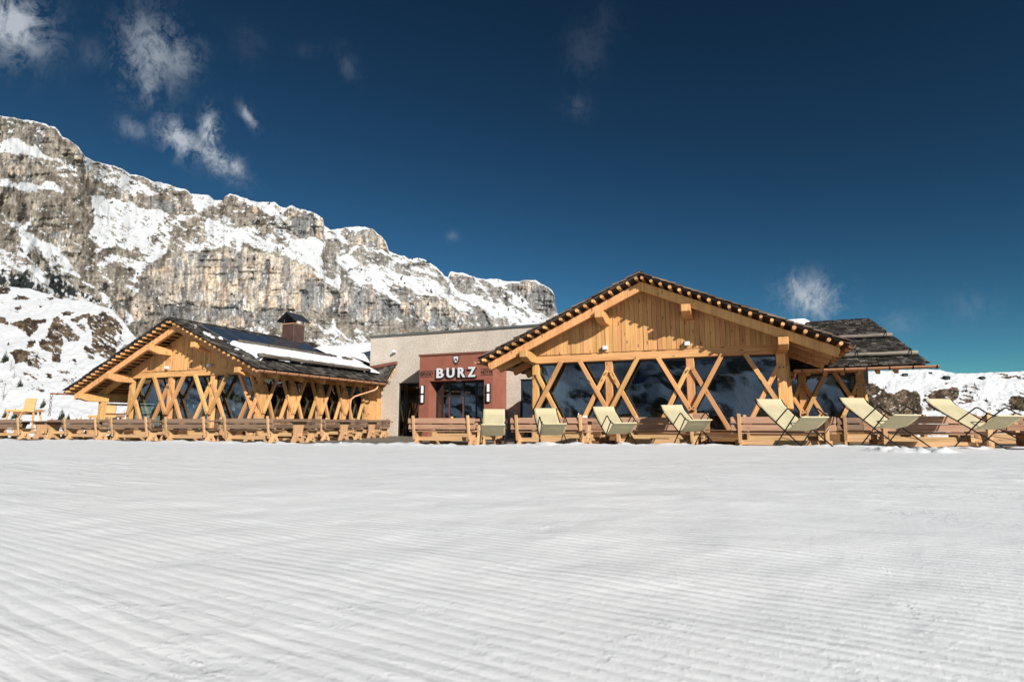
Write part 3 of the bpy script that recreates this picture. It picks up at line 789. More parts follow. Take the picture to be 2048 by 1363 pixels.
put(S,zB((1560,1200),(1640,1260),(1660,1363),(1580,1363)),.9)
put(S,zC((0,230),(250,300),(540,290),(430,470),(250,690),(120,800),(0,930)),.58)
put(S,zC((0,230),(170,260),(250,310),(120,420),(60,520),(0,620)),.95)
put(S,zC((280,690),(430,500),(540,300),(500,300),(380,480),(230,670)),.85)
put(S,zC((0,780),(200,700),(200,760),(100,860),(0,930)),.9)
put(S,zC((300,480),(540,300),(800,180),(900,220),(800,340),(680,480),(660,600),(420,640),(250,760),(200,700)),.2)
put(S,zC((540,60),(680,55),(790,120),(910,130),(830,200),(720,230),(590,250),(520,180)),.7)
put(S,zC((1060,70),(1330,160),(1550,150),(1620,300),(1640,480),(1560,300),(1400,280),(1250,180),(1130,120)),.68)
put(S,zC((1620,220),(1690,220),(1650,300),(1760,330),(1680,360),(1640,300)),.85)
put(S,zC((780,330),(940,390),(1100,460),(1280,470),(1370,420),(1360,560),(1480,560),(1560,450),(1640,480),(1760,600),(2044,620),(2044,870),(1900,900),(1940,960),(1700,830),(1600,760),(1500,770),(1440,770),(1330,710),(1170,670),(1080,790),(1060,670),(900,700),(800,740),(460,740),(360,690),(640,660),(680,620),(690,480),(700,380)),.70)
put(S,zC((1090,480),(1240,470),(1180,560),(1100,680),(1075,800),(1060,680),(1100,560)),.98)
put(S,zC((1640,490),(1760,600),(1990,640),(1880,720),(1740,640)),.97)
put(S,zC((1480,480),(1590,560),(1760,700),(1700,700),(1560,590)),.15)
put(S,zC((1380,470),(1460,460),(1450,580),(1390,560)),.1)
put(S,zE((300,80),(400,120),(500,90),(480,170),(560,250),(470,260),(380,230),(320,240)),.66)
put(S,zE((430,110),(620,80),(800,80),(900,100),(880,120),(760,120),(680,150),(560,110)),.95)
put(S,zE((0,220),(200,220),(310,270),(240,430),(280,560),(300,640),(490,810),(430,830),(330,740),(270,680),(130,560),(0,400)),.84)
put(S,zE((500,160),(600,290),(700,300),(740,290),(900,330),(1050,390),(1130,440),(1300,460),(1420,470),(1640,520),(1680,570),(1480,500),(1330,540),(1450,560),(1620,640),(1700,700),(1560,680),(1300,540),(1200,530),(1100,470),(980,400),(880,380),(700,330),(560,290),(470,260)),.74)
put(S,zE((520,540),(640,430),(680,480),(760,540),(1000,560),(1130,550),(1180,640),(1370,680),(1700,760),(1880,900),(2044,1090),(1850,1000),(1660,930),(1500,920),(1360,880),(1220,840),(1150,760),(1110,930),(1000,870),(850,790),(700,780),(640,660)),.80)
put(S,zE((440,390),(470,470),(560,430),(680,300),(700,310),(600,480),(490,560),(520,780),(470,880),(460,560)),.9)
put(S,zE((1180,470),(1230,500),(1190,620),(1150,700),(1130,760),(1120,560)),.8)
put(S,zE((1010,870),(1120,900),(1330,1080),(1320,1085),(1100,960)),.9)
put(S,zE((1370,1150),(1560,1260),(1700,1350),(1660,1350),(1500,1250)),.75)
put(S,zF((0,170),(130,210),(280,330),(400,450),(560,560),(700,650),(520,640),(400,560),(280,500),(130,420),(0,400)),.80)
put(S,zF((280,150),(380,220),(480,370),(560,440),(700,440),(960,560),(1090,580),(1100,480),(1110,560),(1200,640),(1290,600),(1420,700),(1560,760),(1650,680),(1990,760),(2100,900),(1800,1000),(1340,900),(1280,860),(1120,770),(880,690),(700,600),(560,540),(400,400),(300,250)),.82)
put(S,zF((1100,370),(1250,420),(1400,500),(1560,600),(1700,700),(1850,770),(1600,740),(1400,640),(1290,560),(1280,480)),.88)
put(S,zF((900,200),(1100,200),(1250,240),(1200,300),(1060,330),(960,260)),.86)
put(S,zF((700,180),(800,250),(960,450),(1000,560),(930,500),(850,340),(740,250)),.75)
put(S,zF((360,95),(600,110),(640,150),(480,130),(390,150)),.97)
put(S,zF((700,660),(760,760),(830,900),(790,900),(740,760)),.85)
put(S,zH((1000,110),(1100,160),(1240,230),(1280,60),(1310,200),(1440,290),(1370,310),(1290,290),(1180,250),(1100,190)),.8)
put(S,zH((250,190),(350,190),(590,240),(590,290),(450,260)),.7)
put(S,zH((1000,320),(1440,290),(1720,300),(1720,420),(1000,460)),.48)
# bare crest of snow along the skyline
dsk=PY-ysky[None,:]
cap=1-sm(dsk,2.0+3.2*np.clip(fbm(pxs/22,pxs*0,3,5),-.6,1)[None,:],5.5)
cliffcap=((PX>640)&(PX<650))|((PX>1106))|((PX>445)&(PX<458))
S=np.maximum(S,np.where(cliffcap,0,cap*.9))
# ochre faces
put(O,zC((30,1150),(120,960),(340,820),(460,760),(800,790),(1150,720),(1500,790),(1720,860),(1940,960),(2044,1050),(2044,1363),(60,1363)),.9)
put(O,zD((30,200),(2048,250),(2048,600),(1500,560),(1000,560),(700,540),(300,450),(60,430)),.95)
put(O,zE((0,820),(250,860),(480,880),(700,840),(900,880),(1100,960),(1330,1000),(1700,1000),(2044,1180),(2044,1340),(1600,1300),(1400,1180),(1000,1240),(700,1250),(560,1170),(0,1150)),.62)
put(O,zF((0,560),(300,500),(420,640),(400,900),(0,940)),.62)
put(O,zD((0,520),(400,470),(760,540),(1050,560),(1500,560),(1500,760),(0,760)),.42)
put(O,zC((1700,330),(1960,270),(2044,280),(2044,620),(1900,580),(1720,500)),.72)
put(O,zE((0,0),(290,0),(310,250),(150,230),(0,220)),.62)
put(O,zE((580,170),(640,120),(800,140),(920,120),(1030,220),(1100,380),(960,350),(820,320),(600,290)),.66)
put(O,zF((1210,280),(1480,220),(1620,240),(1900,400),(1920,650),(1600,640),(1450,500),(1300,430)),.42)
put(O,zA((80,680),(200,620),(390,760),(420,900),(300,870),(60,800)),.75)
put(O,zA((400,300),(560,300),(560,480),(420,440)),.5)
put(O,zA((920,520),(1020,520),(1010,640),(920,600)),.7)
put(O,zA((1400,960),(1600,1000),(1620,1150),(1400,1090)),.6)
put(O,zC((0,100),(250,150),(500,200),(450,290),(240,300),(0,220)),.5)
put(O,zB((560,200),(860,200),(900,480),(800,520),(620,340)),.55)
put(O,zB((1760,600),(2044,560),(2044,1363),(1340,1363),(1340,1010),(1700,960)),.34)
put(O,zB((880,760),(1000,780),(980,880),(900,850)),.5)
# dark hollows and forest
put(D_,zF((780,670),(860,700),(980,880),(840,900)),.9)  # gully shadow, painted dark into the rock colour
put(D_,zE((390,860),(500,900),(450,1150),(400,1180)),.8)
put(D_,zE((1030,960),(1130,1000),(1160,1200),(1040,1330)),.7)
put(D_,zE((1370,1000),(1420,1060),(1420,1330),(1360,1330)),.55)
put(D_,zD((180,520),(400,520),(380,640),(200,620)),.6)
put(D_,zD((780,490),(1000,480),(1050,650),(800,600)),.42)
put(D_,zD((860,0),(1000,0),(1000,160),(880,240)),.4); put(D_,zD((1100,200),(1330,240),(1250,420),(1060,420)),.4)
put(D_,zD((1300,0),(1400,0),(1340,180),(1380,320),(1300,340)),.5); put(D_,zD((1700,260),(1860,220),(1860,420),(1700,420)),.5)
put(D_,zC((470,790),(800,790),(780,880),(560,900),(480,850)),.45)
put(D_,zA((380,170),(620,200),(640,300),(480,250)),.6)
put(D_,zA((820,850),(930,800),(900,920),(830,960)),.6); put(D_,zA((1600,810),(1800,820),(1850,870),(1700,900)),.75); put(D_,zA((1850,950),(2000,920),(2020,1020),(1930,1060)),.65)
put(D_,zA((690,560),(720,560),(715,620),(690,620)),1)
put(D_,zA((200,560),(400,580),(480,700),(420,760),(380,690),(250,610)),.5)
put(FOR,zB((-700,600),(0,640),(150,700),(350,740),(520,870),(560,980),(380,940),(200,900),(-700,900)),.62)
put(FOR,zB((560,660),(700,600),(760,760),(840,900),(820,1040),(700,1000),(600,880)),.72)
put(FOR,zB((850,880),(1100,1000),(1240,1090),(1200,1120),(1000,1050),(820,1020)),.68)
put(FOR,zB((1270,820),(1350,870),(1320,990),(1230,960)),.85)
put(FOR,zB((100,260),(420,420),(660,620),(820,760),(500,680),(300,480)),.36)
O=blur(O,4); S=.5+(S-.5)*.80; S=np.where(O>.4,S-.16,np.where(PX<330,S-.06,S)); S=blur(S,1); D_=blur(D_,2); FOR=blur(FOR,1)
# weathering noise; streaks follow the fall of the snow
a_=.5; dx=PX*math.cos(a_)+PY*math.sin(a_); dy=-PX*math.sin(a_)+PY*math.cos(a_)
nS=fbm(dx/15,dy/5.0,5,1,.66)*.40+fbm(PX/40,PY/40,3,2)*.10+fbm(dx/6,dy/2.6,3,5)*.20
ledge=fbm(dx/34,dy/2.7,4,6,.6)
snow=sm(S+nS+.17*np.clip(ledge,-.3,1)*(1-sm(O,.3,.6))*(S<.4),.47,.55)
forest=sm(FOR+fbm(PX/5.5,PY/7,3,3)*.5+fbm(PX/20,PY/20,2,6)*.2,.50,.60)
streak=fbm(PX/5.5,PY/60,4,2,.6); streak2=fbm(PX/16,PY/110,3,4); blot=fbm(PX/34,PY/26,4,6); crack=np.abs(fbm(PX/28+.4*PY/20,PY/5.5,4,3)); vcrack=np.abs(fbm(PX/6,PY/50,3,7))
grit=fbm(PX/3,PY/3,3,1)
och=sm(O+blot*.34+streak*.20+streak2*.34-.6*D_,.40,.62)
base=lerp(np.broadcast_to(np.array([.088,.075,.062]),(NR,NC,3)),(.19,.166,.140),sm(fbm(PX/14,PY/20,5,4),-.55,.6))
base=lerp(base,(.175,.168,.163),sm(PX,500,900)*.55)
hue=sm(fbm(PX/30+9,PY/18,4,3)+.4*streak2,.05,.75)
ocol=lerp(np.broadcast_to(np.array([.33,.285,.238]),(NR,NC,3)),(.335,.255,.188),hue)
base=lerp(base,(.135,.138,.145),sm(O,.2,.6)*.7)
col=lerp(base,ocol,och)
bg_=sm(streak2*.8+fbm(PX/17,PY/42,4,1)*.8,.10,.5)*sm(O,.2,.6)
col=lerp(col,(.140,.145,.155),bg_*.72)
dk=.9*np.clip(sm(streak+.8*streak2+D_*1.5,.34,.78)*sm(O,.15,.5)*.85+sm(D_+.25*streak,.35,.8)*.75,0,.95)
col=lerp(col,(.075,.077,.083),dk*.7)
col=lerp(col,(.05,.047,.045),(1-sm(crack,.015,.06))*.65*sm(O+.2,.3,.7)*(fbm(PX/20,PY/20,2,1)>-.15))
col=lerp(col,(.06,.057,.055),(1-sm(vcrack,.02,.10))*.55*(1-och*.4))
grit2=fbm(PX/2.1,PY/2.1,2,4)
col=col*np.clip(1+.24*grit+.26*grit2+.14*fbm(PX/9,PY/9,3,3)+.30*fbm(PX/4.5,PY/34,3,2),.25,1.9)[...,None]
talus=sm(PY,640,676)*sm(PX,560,640)
col=lerp(col,(.16,.12,.085),talus*.6*sm(blot,-.5,.3))
icic=sm(fbm(PX/3.5,PY/12,3,5)+.3*fbm(PX/40,PY/40,2,7),.92,1.0)*(O>.3)
snow=np.maximum(snow,icic*.9)
col=col*1.18
col=lerp(col,(.02,.024,.024),forest*(1-.0))
snow=snow*(1-forest)
# depth: integrate a profile that is steep on rock and gentler on snow
rock=1-blur(snow,30)
slope=.86+1.9*rock
ax,ay,az=rays(PX,PY); tt=az/ay
Dm=np.zeros((NR,NC)); Dm[0]=850+950*np.clip(pxs/1110,0,1.1)
for r in range(1,NR):
    dt=tt[r]-tt[r-1]
    Dm[r]=Dm[r-1]*(1+np.clip(dt/np.maximum(slope[r]-tt[r],.22),-.02,.05))
for _ in range(260): Dm=np.pad(Dm,((0,0),(1,1)),mode='edge'); Dm=(Dm[:,:-2]+2*Dm[:,1:-1]+Dm[:,2:])/4
rel=.016*fbm(PX/70,PY/70,4,3)+.008*np.abs(fbm(PX/30+PY/60,PY/60,4,5))*(.1+rock)
rel+=rock*.0034*fbm(PX/50+PY/30,PY/4.5,3,6)+.48*rock*(.0075*np.abs(fbm(PX/11,PY/60,4,1))+.0045*fbm(PX/5,PY/9,4,6)+.010*np.abs(fbm(PX/24,PY/90,3,2)))
rel+=(1-rock)*.0016*fbm(dx/20,dy/8,4,2)
rel+=.008*D_
rel+=-.006*och
Dm=Dm*(1+rel)
kk=Dm/ay
P=np.stack([ax*kk,ay*kk,CAMZ+az*kk],-1)
# far side of the massif
back=[]
bc=[]
for k,(d,dz) in enumerate(((40,2),(140,-40),(500,-320),(900,-1200))):
    q=P[-1].copy(); dirn=q[:,:2]/np.linalg.norm(q[:,:2],axis=1)[:,None]; q[:,:2]+=dirn*d; q[:,2]+=dz; back.append(q); bc.append(np.broadcast_to(SNOW,(NC,3)))
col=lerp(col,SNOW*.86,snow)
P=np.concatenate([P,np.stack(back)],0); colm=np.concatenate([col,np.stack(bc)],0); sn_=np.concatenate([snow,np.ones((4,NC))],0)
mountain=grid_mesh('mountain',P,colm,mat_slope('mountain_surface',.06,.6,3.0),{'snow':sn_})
tag(mountain,kind='structure')

# ------------------------------------------------------------------ hillsides
def hillside(name,c0,c1,nc,nr,top,ybot,D0,slope,patches,specks,seed,mat,amp=.012):
    xs=np.linspace(c0,c1,nc); tx,ty=zip(*top)
    yt=np.interp(xs,tx,ty)+.8*fbm(xs/11,xs*0+seed,4,2)
    tq=np.linspace(0,1,nr); Y=ybot+(yt[None,:]-ybot)*tq[:,None]; Xp=np.broadcast_to(xs,(nr,nc)).copy()
    wx=Xp+4*fbm(Xp/18,Y/18,4,1)+1.5*fbm(Xp/4,Y/4,3,3); wy=Y+3*fbm(Xp/18+40,Y/14,4,3)+1.2*fbm(Xp/4+7,Y/4,3,6)
    B=np.zeros((nr,nc))
    for poly,val in patches: B[inpoly(wx,wy,poly)]=val
    B=blur(np.minimum(B*1.06,1),1)
    an=specks; ddx=Xp*math.cos(an)+Y*math.sin(an); ddy=-Xp*math.sin(an)+Y*math.cos(an)
    nz=fbm(ddx/8,ddy/3.2,5,4,.64)*.52+fbm(Xp/22,Y/22,3,2)*.12
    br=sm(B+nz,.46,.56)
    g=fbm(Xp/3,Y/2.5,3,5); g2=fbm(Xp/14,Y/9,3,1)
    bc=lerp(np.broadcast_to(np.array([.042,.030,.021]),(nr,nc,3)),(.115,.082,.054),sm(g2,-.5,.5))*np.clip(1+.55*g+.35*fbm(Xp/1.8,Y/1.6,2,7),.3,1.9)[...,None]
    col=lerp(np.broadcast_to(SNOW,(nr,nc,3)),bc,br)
    ax,ay,az=rays(Xp,Y); tt=az/ay
    D=np.zeros((nr,nc)); D[0]=D0
    for r in range(1,nr): D[r]=D[r-1]*(1+np.clip((tt[r]-tt[r-1])/np.maximum(slope-tt[r],.12),-.02,.05))
    D=D*(1+amp*fbm(Xp/40,Y/26,5,seed)+amp*.35*fbm(Xp/9,Y/6,4,seed+1)+.002*br*g)
    k=D/ay
    P=np.stack([ax*k,ay*k,CAMZ+az*k],-1)
    bk=[];bcn=[]
    for d,dz in ((.05,.0),(.25,-.05),(.8,-.35)):
        q=P[-1].copy(); dirn=q[:,:2]/np.linalg.norm(q[:,:2],axis=1)[:,None]; q[:,:2]+=dirn*(d*D[-1][:,None]); q[:,2]+=dz*D[-1]; bk.append(q); bcn.append(np.broadcast_to(SNOW,(nc,3)))
    fr=P[0].copy(); fr[:,:2]*=.55; fr[:,2]=-14
    P2=np.concatenate([fr[None],P,np.stack(bk)],0); c2=np.concatenate([col[:1],col,np.stack(bcn)],0); s2=np.concatenate([1-br[:1],1-br,np.ones((3,nc))],0)
    o=grid_mesh(name,P2,c2,mat,{'snow':s2}); tag(o,kind='structure')
    def at(px,py):
        i=np.argmin(np.abs(xs-px)); j=np.argmin(np.abs(Y[:,i]-py)); return P[j,i]
    return o,at
hm_mat=mat_slope('hillside_surface',.35,.05,.4)
topL=[(-140,560),(-60,566),(0,573),(25,574),(60,577),(90,586),(118,597),(150,600),(180,604),(200,611),(222,618),(245,640),(262,665),(285,688),(310,705),(360,760),(430,850)]
pl=[(zG((-600,-100),(0,60),(95,45),(80,100),(0,130),(-600,160)),.62),(zG((95,165),(150,120),(260,155),(180,170)),.8),(zG((0,190),(50,195),(0,205)),.8),(zG((130,240),(160,220),(190,235),(160,275),(130,275)),.62),
 (zG((310,165),(420,155),(510,172),(420,178)),.62),(zG((300,220),(420,210),(380,225),(310,235)),.6),(zG((515,275),(560,265),(640,275),(600,300),(530,305)),.95),
 (zG((-600,260),(0,310),(85,350),(85,380),(0,350),(-600,400)),.9),(zG((90,360),(210,330),(405,345),(400,370),(310,380),(330,430),(240,485),(190,440)),1.0),
 (zG((470,300),(530,340),(600,400),(680,470),(690,520),(600,520),(540,480),(530,560),(520,700),(450,700),(440,620),(350,600),(330,530),(400,480)),.70),
 (zG((590,345),(690,290),(775,290),(770,320),(700,330),(640,370)),.85),(zG((640,370),(720,370),(740,450),(680,420)),.5),
 (zG((750,330),(880,260),(1000,340),(1050,420),(1060,520),(1020,620),(900,680),(820,640),(770,560),(790,480)),.72),(zG((700,540),(800,600),(790,690),(720,640)),.52),
 (zG((215,520),(310,510),(300,560),(230,575)),.85),(zG((95,600),(210,590),(240,640),(220,700),(130,710),(100,650)),1.0),(zG((210,590),(330,600),(390,680),(340,760),(230,740)),.5),
 (zG((190,780),(330,790),(330,850),(230,850)),.48),(zG((360,780),(430,800),(430,840),(370,800)),.6),(zG((480,750),(590,770),(590,800),(500,790)),.6),(zG((590,660),(660,670),(650,730),(600,700)),.5),(zG((540,830),(640,830),(600,890),(540,870)),.5),(zG((260,890),(350,890),(440,940),(270,950)),.42),
 (zG((1000,440),(1130,500),(1120,600),(1000,640)),.42),(zG((0,830),(60,860),(120,940),(0,900)),.25)]
hill_l,atl=hillside('hillside',-140,430,420,300,topL,892,150,.60,pl,.55,1,hm_mat,amp=.007)
topR=[(1560,752),(1640,748),(1700,745),(1760,741),(1850,738),(1880,739),(1895,744),(1915,746),(1950,746),(1985,744),(2020,743),(2060,741),(2240,735)]
pr=[(zR((-500,150),(0,200),(100,260),(180,300),(280,320),(400,250),(520,290),(600,270),(640,440),(660,560),(600,760),(-500,760)),.9),
 (zR((730,370),(760,300),(850,270),(1000,245),(1170,265),(1160,340),(1080,430),(1060,560),(700,560),(780,400)),.85),
 (zR((660,400),(700,330),(730,350),(700,400),(670,560)),.7),
 (zR((700,290),(850,230),(1000,165),(1170,170),(1000,190),(880,230),(740,290)),.6),
 (zR((1200,210),(1300,200),(1460,240),(1460,330),(1380,430),(1150,470),(1130,420),(1200,300)),.40),  # shadow of the hollow, painted in as speckled brown ground
 (zR((1640,52),(1760,38),(1890,55),(1760,62)),.95),(zR((1720,85),(1800,78),(2048,90),(2400,95),(2400,112),(1900,112),(1750,105)),.9),(zR((2010,50),(2100,40),(2100,65)),.9),
 (zR((1880,340),(2048,350),(2400,350),(2400,640),(1840,530),(1850,420)),.88),(zR((1500,400),(1560,420),(1700,470),(1720,500),(1560,500)),.5),(zR((1690,400),(1880,350),(1720,410)),.8),(zR((1540,470),(1840,440),(1840,560),(1540,560)),.34),
 (zR((1950,260),(2048,310),(2048,340),(1960,280)),.7),(zR((0,360),(110,280),(60,350),(0,440)),.3)]
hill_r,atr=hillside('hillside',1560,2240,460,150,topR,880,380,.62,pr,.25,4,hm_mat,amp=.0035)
# shaded slope behind the camera: the glazing mirrors it
def rear():
    az_=np.radians(np.linspace(168,300,180)); rr=np.linspace(70,900,60)
    A,Rr=np.meshgrid(az_,rr); t=(Rr-70)/830
    env=np.minimum(1,np.minimum((A-az_[0])/.5,(az_[-1]-A)/.4)); Z=-2+(np.clip(t,0,1)**1.25)*170*np.clip(env,0,1)*(1+.25*fbm(A*6,Rr/220,4,3))
    P=np.stack([np.sin(A)*Rr,np.cos(A)*Rr,Z],-1)
    n=fbm(A*30,Rr/40,5,2)+.5*fbm(A*90,Rr/14,3,4)
    f=sm(n+.6*t-.08,.1,.3)
    col=lerp(np.broadcast_to(SNOW*np.array([1.05,1.2,1.4]),A.shape+(3,)),(.022,.026,.022),f)  # blue of shaded snow put into the colour, brightened for the reflection
    o=grid_mesh('hillside',P,col,hm_mat,{'snow':1-f}); tag(o,kind='structure')
rear()

# ------------------------------------------------------------------ snow field
def snow_z(x,y):
    w=x*VX+y*VY; r=np.hypot(x,y)
    z=.36-.0125*np.clip(y,-30,18)-.07*sm(x,5.8,8.5)
    z=z-.003*np.clip(r-18,0,200)
    wc=np.interp(x,[-40,-25,-10.8,-7.5,-1.7,1.9,5.5,8.5,14,40],[12.6,11.4,10.6,10.0,9.8,11.8,12.7,14.3,14.9,15.2])
    wc=wc+.25*fbm(x/1.7,y/3,3,2)
    d=w-wc
    z=z-np.where(d>0, np.minimum(d*.10+.02*d*d,.55),0)
    z=z-sm(w,30,110)*9
    z=z+.009*fbm(x/2.6,y/2.0,3,1)*sm(r,.8,4)+.003*fbm(x/.7,y/.5,3,3)
    z=z+.003*fbm(x/.2,y/.15,3,5)*sm(fbm(x/1.6+30,y/1.3,3,6),-.1,.5)
    # ridge and lumps of pushed-up snow at the terrace edge
    z=z+sm(d,-1.6,-.1)*(1-sm(d,.1,.9))*(.018+.05*np.clip(fbm(x/.32,y/.32,4,4),-.2,1))
    # a dug hole by the deck chairs
    hx,hy=5.55,8.1; q=((x-hx)/.30)**2+((y-hy)/.34)**2
    z=z-.13*np.exp(-q*1.6)+.055*np.exp(-(np.sqrt(q)-1.25)**2*7)*(1+.8*fbm(x/.1,y/.1,3,2))
    return z
def snow_field():
    th=np.concatenate([np.linspace(-180,-62,60,endpoint=False),np.linspace(-62,62,520),np.linspace(62,180,60)[1:]])
    th=np.radians(th); r=[.04]
    while r[-1]<5000:
        k=.014 if r[-1]<22 else .035
        r.append(r[-1]+max(.02,r[-1]*k))
    r=np.array(r); A,R=np.meshgrid(th,r)
    x=np.sin(A)*R; y=np.cos(A)*R
    P=np.stack([x,y,snow_z(x,y)],-1)
    m,nt,out=newmat('groomed_snow'); co=objco(nt)
    # corduroy left by the groomer
    ang=math.atan2(.53,-.848)
    rot=N(nt,'Mapping'); rot.inputs['Rotation'].default_value=(0,0,-ang); lk(nt,co,rot.inputs['Vector'])
    big=noise(nt,co,.55,4,.55); med=noise(nt,co,3.2,5,.6); wob=noise(nt,co,1.1,3,.5)
    sx=N(nt,'SeparateXYZ'); lk(nt,rot.outputs[0],sx.inputs[0])
    ph=math_(nt,'MULTIPLY',math_(nt,'ADD',sx.outputs[1],math_(nt,'MULTIPLY',wob,.018)),2*math.pi/.032)
    rid=math_(nt,'POWER',math_(nt,'MULTIPLY',math_(nt,'ADD',math_(nt,'SINE',ph),1),.5),.55)
    wear=ramp(nt,math_(nt,'ADD',math_(nt,'MULTIPLY',big,.6),math_(nt,'MULTIPLY',med,.4)),[(.41,(.08,.08,.08)),(.50,(1,1,1))])
    sp=N(nt,'SeparateXYZ'); lk(nt,co,sp.inputs[0])
    ln=N(nt,'VectorMath',operation='LENGTH'); lk(nt,co,ln.inputs[0])
    fade=ramp(nt,math_(nt,'MULTIPLY',ln.outputs['Value'],1/14),[(.03,(.55,.55,.55)),(.07,(1,1,1)),(.17,(.85,.85,.85)),(.29,(.35,.35,.35)),(.42,(.08,.08,.08))])
    fine=noise(nt,co,160,4,.7); grain=noise(nt,co,34,5,.65)
    h=math_(nt,'MULTIPLY',rid,math_(nt,'MULTIPLY',wear,fade))
    b=bump(nt,h,.31,.0039); b=bump(nt,grain,.26,.006,b); b=bump(nt,fine,.45,.0022,b); 
    lump=ramp(nt,noise(nt,co,16,6,.65),[(.52,(0,0,0)),(.75,(1,1,1))])
    b=bump(nt,math_(nt,'MULTIPLY',lump,math_(nt,'SUBTRACT',1.08,wear)),.5,.010,b)
    dr=noise(nt,vmul(nt,rot.outputs[0],(1.1,7,1)),1.0,6,.62,.6)
    far=ramp(nt,math_(nt,'MULTIPLY',ln.outputs['Value'],1/14),[(.18,(.15,.15,.15)),(.4,(1,1,1))])
    b=bump(nt,math_(nt,'MULTIPLY',ramp(nt,dr,[(.48,(0,0,0)),(.66,(1,1,1))]),far),.55,.022,b)
    crumb=ramp(nt,noise(nt,co,55,4,.7),[(.56,(0,0,0)),(.68,(1,1,1))])
    b=bump(nt,math_(nt,'MULTIPLY',crumb,math_(nt,'SUBTRACT',1.15,wear)),.6,.006,b)
    c=ramp(nt,med,[(.3,(.83,.835,.845)),(.7,(.88,.88,.885))])
    p=principled(nt,out,c,.55,b,spec=.25)
    # sparkle of single crystals
    v=N(nt,'TexVoronoi'); v.inputs['Scale'].default_value=260; lk(nt,co,v.inputs['Vector'])
    o=grid_mesh('snow_field',P,None,m); tag(o,kind='structure')
snow_field()

# ------------------------------------------------------------------ terrace deck
def deck():
    mb=MB(); u0,u1=-31.5,20; w=13.35; k=0
    while w<25.3:
        # boards run along the facades
        u=u0+random.random()*2
        a=u0
        while a<u1:
            b=min(u1,a+random.uniform(3,5)); mb.box(a,b-.006,w,w+.138,-.05,random.uniform(-.003,.003)); a=b
        w+=.146
    o=mb.build('deck',M['deck']); o.rotation_euler=(0,0,YAW); tag(o,kind='structure')
deck()
# ================================================================== terrace furniture
def bench_proto(wood, leg, length=2.25, post=.93, lab='', h=.88):
    r=empty('bench'); L=length/2
    prof=[(-.24,0),(-.13,0),(-.06,.05),(.06,.05),(.13,0),(.24,0),(.20,.10),(.13,.20),(.15,.31),(.23,.40),(-.23,.40),(-.15,.31),(-.12,.20),(-.19,.10)]
    for x in (-post,post):
        solo('leg', leg, r, lambda b: b.prism(prof,(x-.035,.02,0),(0,1,0),(0,0,1),(.07,0,0)),.008)
        solo('back_post', leg, r, lambda b: b.beam((x,-.19,.17),(x,-.30,h),.085,.05,up=(0,-1,.16)),.008)
    for k,(z,y) in enumerate(((h-.33,-.215),(h-.155,-.245))):
        y0=y+.0; solo('back_plank', wood, r, lambda b: b.beam((-L,y0,z),(L,y0+random.uniform(-.004,.004),z+random.uniform(-.004,.004)),.158,.035,up=(0,-1,.16)),.008)
    solo('seat', wood, r, lambda b: (b.box(-L,L,-.17,.04,.402,.442), b.box(-L,L,.048,.26,.402,.442)),.008)
    solo('stretcher', leg, r, lambda b: b.box(-post-.12,post+.12,-.02,.02,.13,.25),.006)
    return r
def table_proto(wood, leg, length=2.0):
    r=empty('table'); L=length/2
    prof=[(-.30,0),(-.12,0),(-.07,.07),(.07,.07),(.12,0),(.30,0),(.26,.13),(.19,.28),(.20,.44),(.25,.60),(-.25,.60),(-.20,.44),(-.19,.28),(-.26,.13)]
    for x in (-L+.2,L-.2):
        solo('leg', leg, r, lambda b: b.prism(prof,(x-.035,0,0),(0,1,0),(0,0,1),(.07,0,0)),.008)
        solo('bearer', wood, r, lambda b: b.box(x-.04,x+.04,-.34,.34,.60,.70),.008)
    def top(b):
        for k in range(4): b.box(-L,L,-.40+k*.202,-.40+k*.202+.196,.702,.748)
    solo('table_top', wood, r, top,.006)
    solo('stretcher', leg, r, lambda b: b.box(-L+.05,L-.05,-.025,.025,.22,.34),.006)
    return r
BP={}
BP['old']=bench_proto(M['weathered'],M['legwood'])
BP['tan']=bench_proto(M['larch_tan'],M['legwood'])
TP={'old':table_proto(M['weathered'],M['legwood']),'tan':table_proto(M['larch_tan'],M['legwood'])}
used=set()
def put_thing(proto,key,u,w,rz,label,cat,group,z=0):
    if key in used: o=copy_tree(proto)
    else: o=proto; used.add(key)
    o.location=uw(u,w,z); o.rotation_euler=(0,0,YAW+rz); tag(o,label,cat,group); return o
def bench(kind,u,w,flip,label):
    j=random.uniform(-.015,.015)
    return put_thing(BP[kind],'b'+kind,u,w,(math.pi if flip else 0)+j,label,'bench','wooden terrace benches')
def table(kind,u,w,label):
    return put_thing(TP[kind],'t'+kind,u,w,random.uniform(-.01,.01),label,'table','wooden terrace tables')
# front row by the left hut, left to right
A=[(-28.7,'before the left giant chair'),(-26.0,None),(-23.75,'under the left hut’s drooping eave'),(-20.95,'before the left hut’s first glazed bay'),(-18.05,'before the left hut’s middle bay'),(-15.2,'at the left hut’s near corner')]
for u,pl_ in A:
    if pl_:
        bench('old',u,14.15,False,'brown bench with its back to the snow, '+pl_)
        table('old',u+(.5 if u>-16 else 0),14.85,'brown table between two benches, '+pl_)
        bench('old',u+.1,15.75,True,'brown bench facing the snow across a table, '+pl_)
    else:
        table('old',u,14.7,'brown table with bare end leg, below the broadest spruce')
        bench('old',u-.2,15.6,True,'brown bench behind the table below the broadest spruce')
table('old',-31.2,14.6,'brown table cut by the left edge of the photo')
bench('old',-31.5,13.95,False,'brown bench cut by the left edge of the photo')
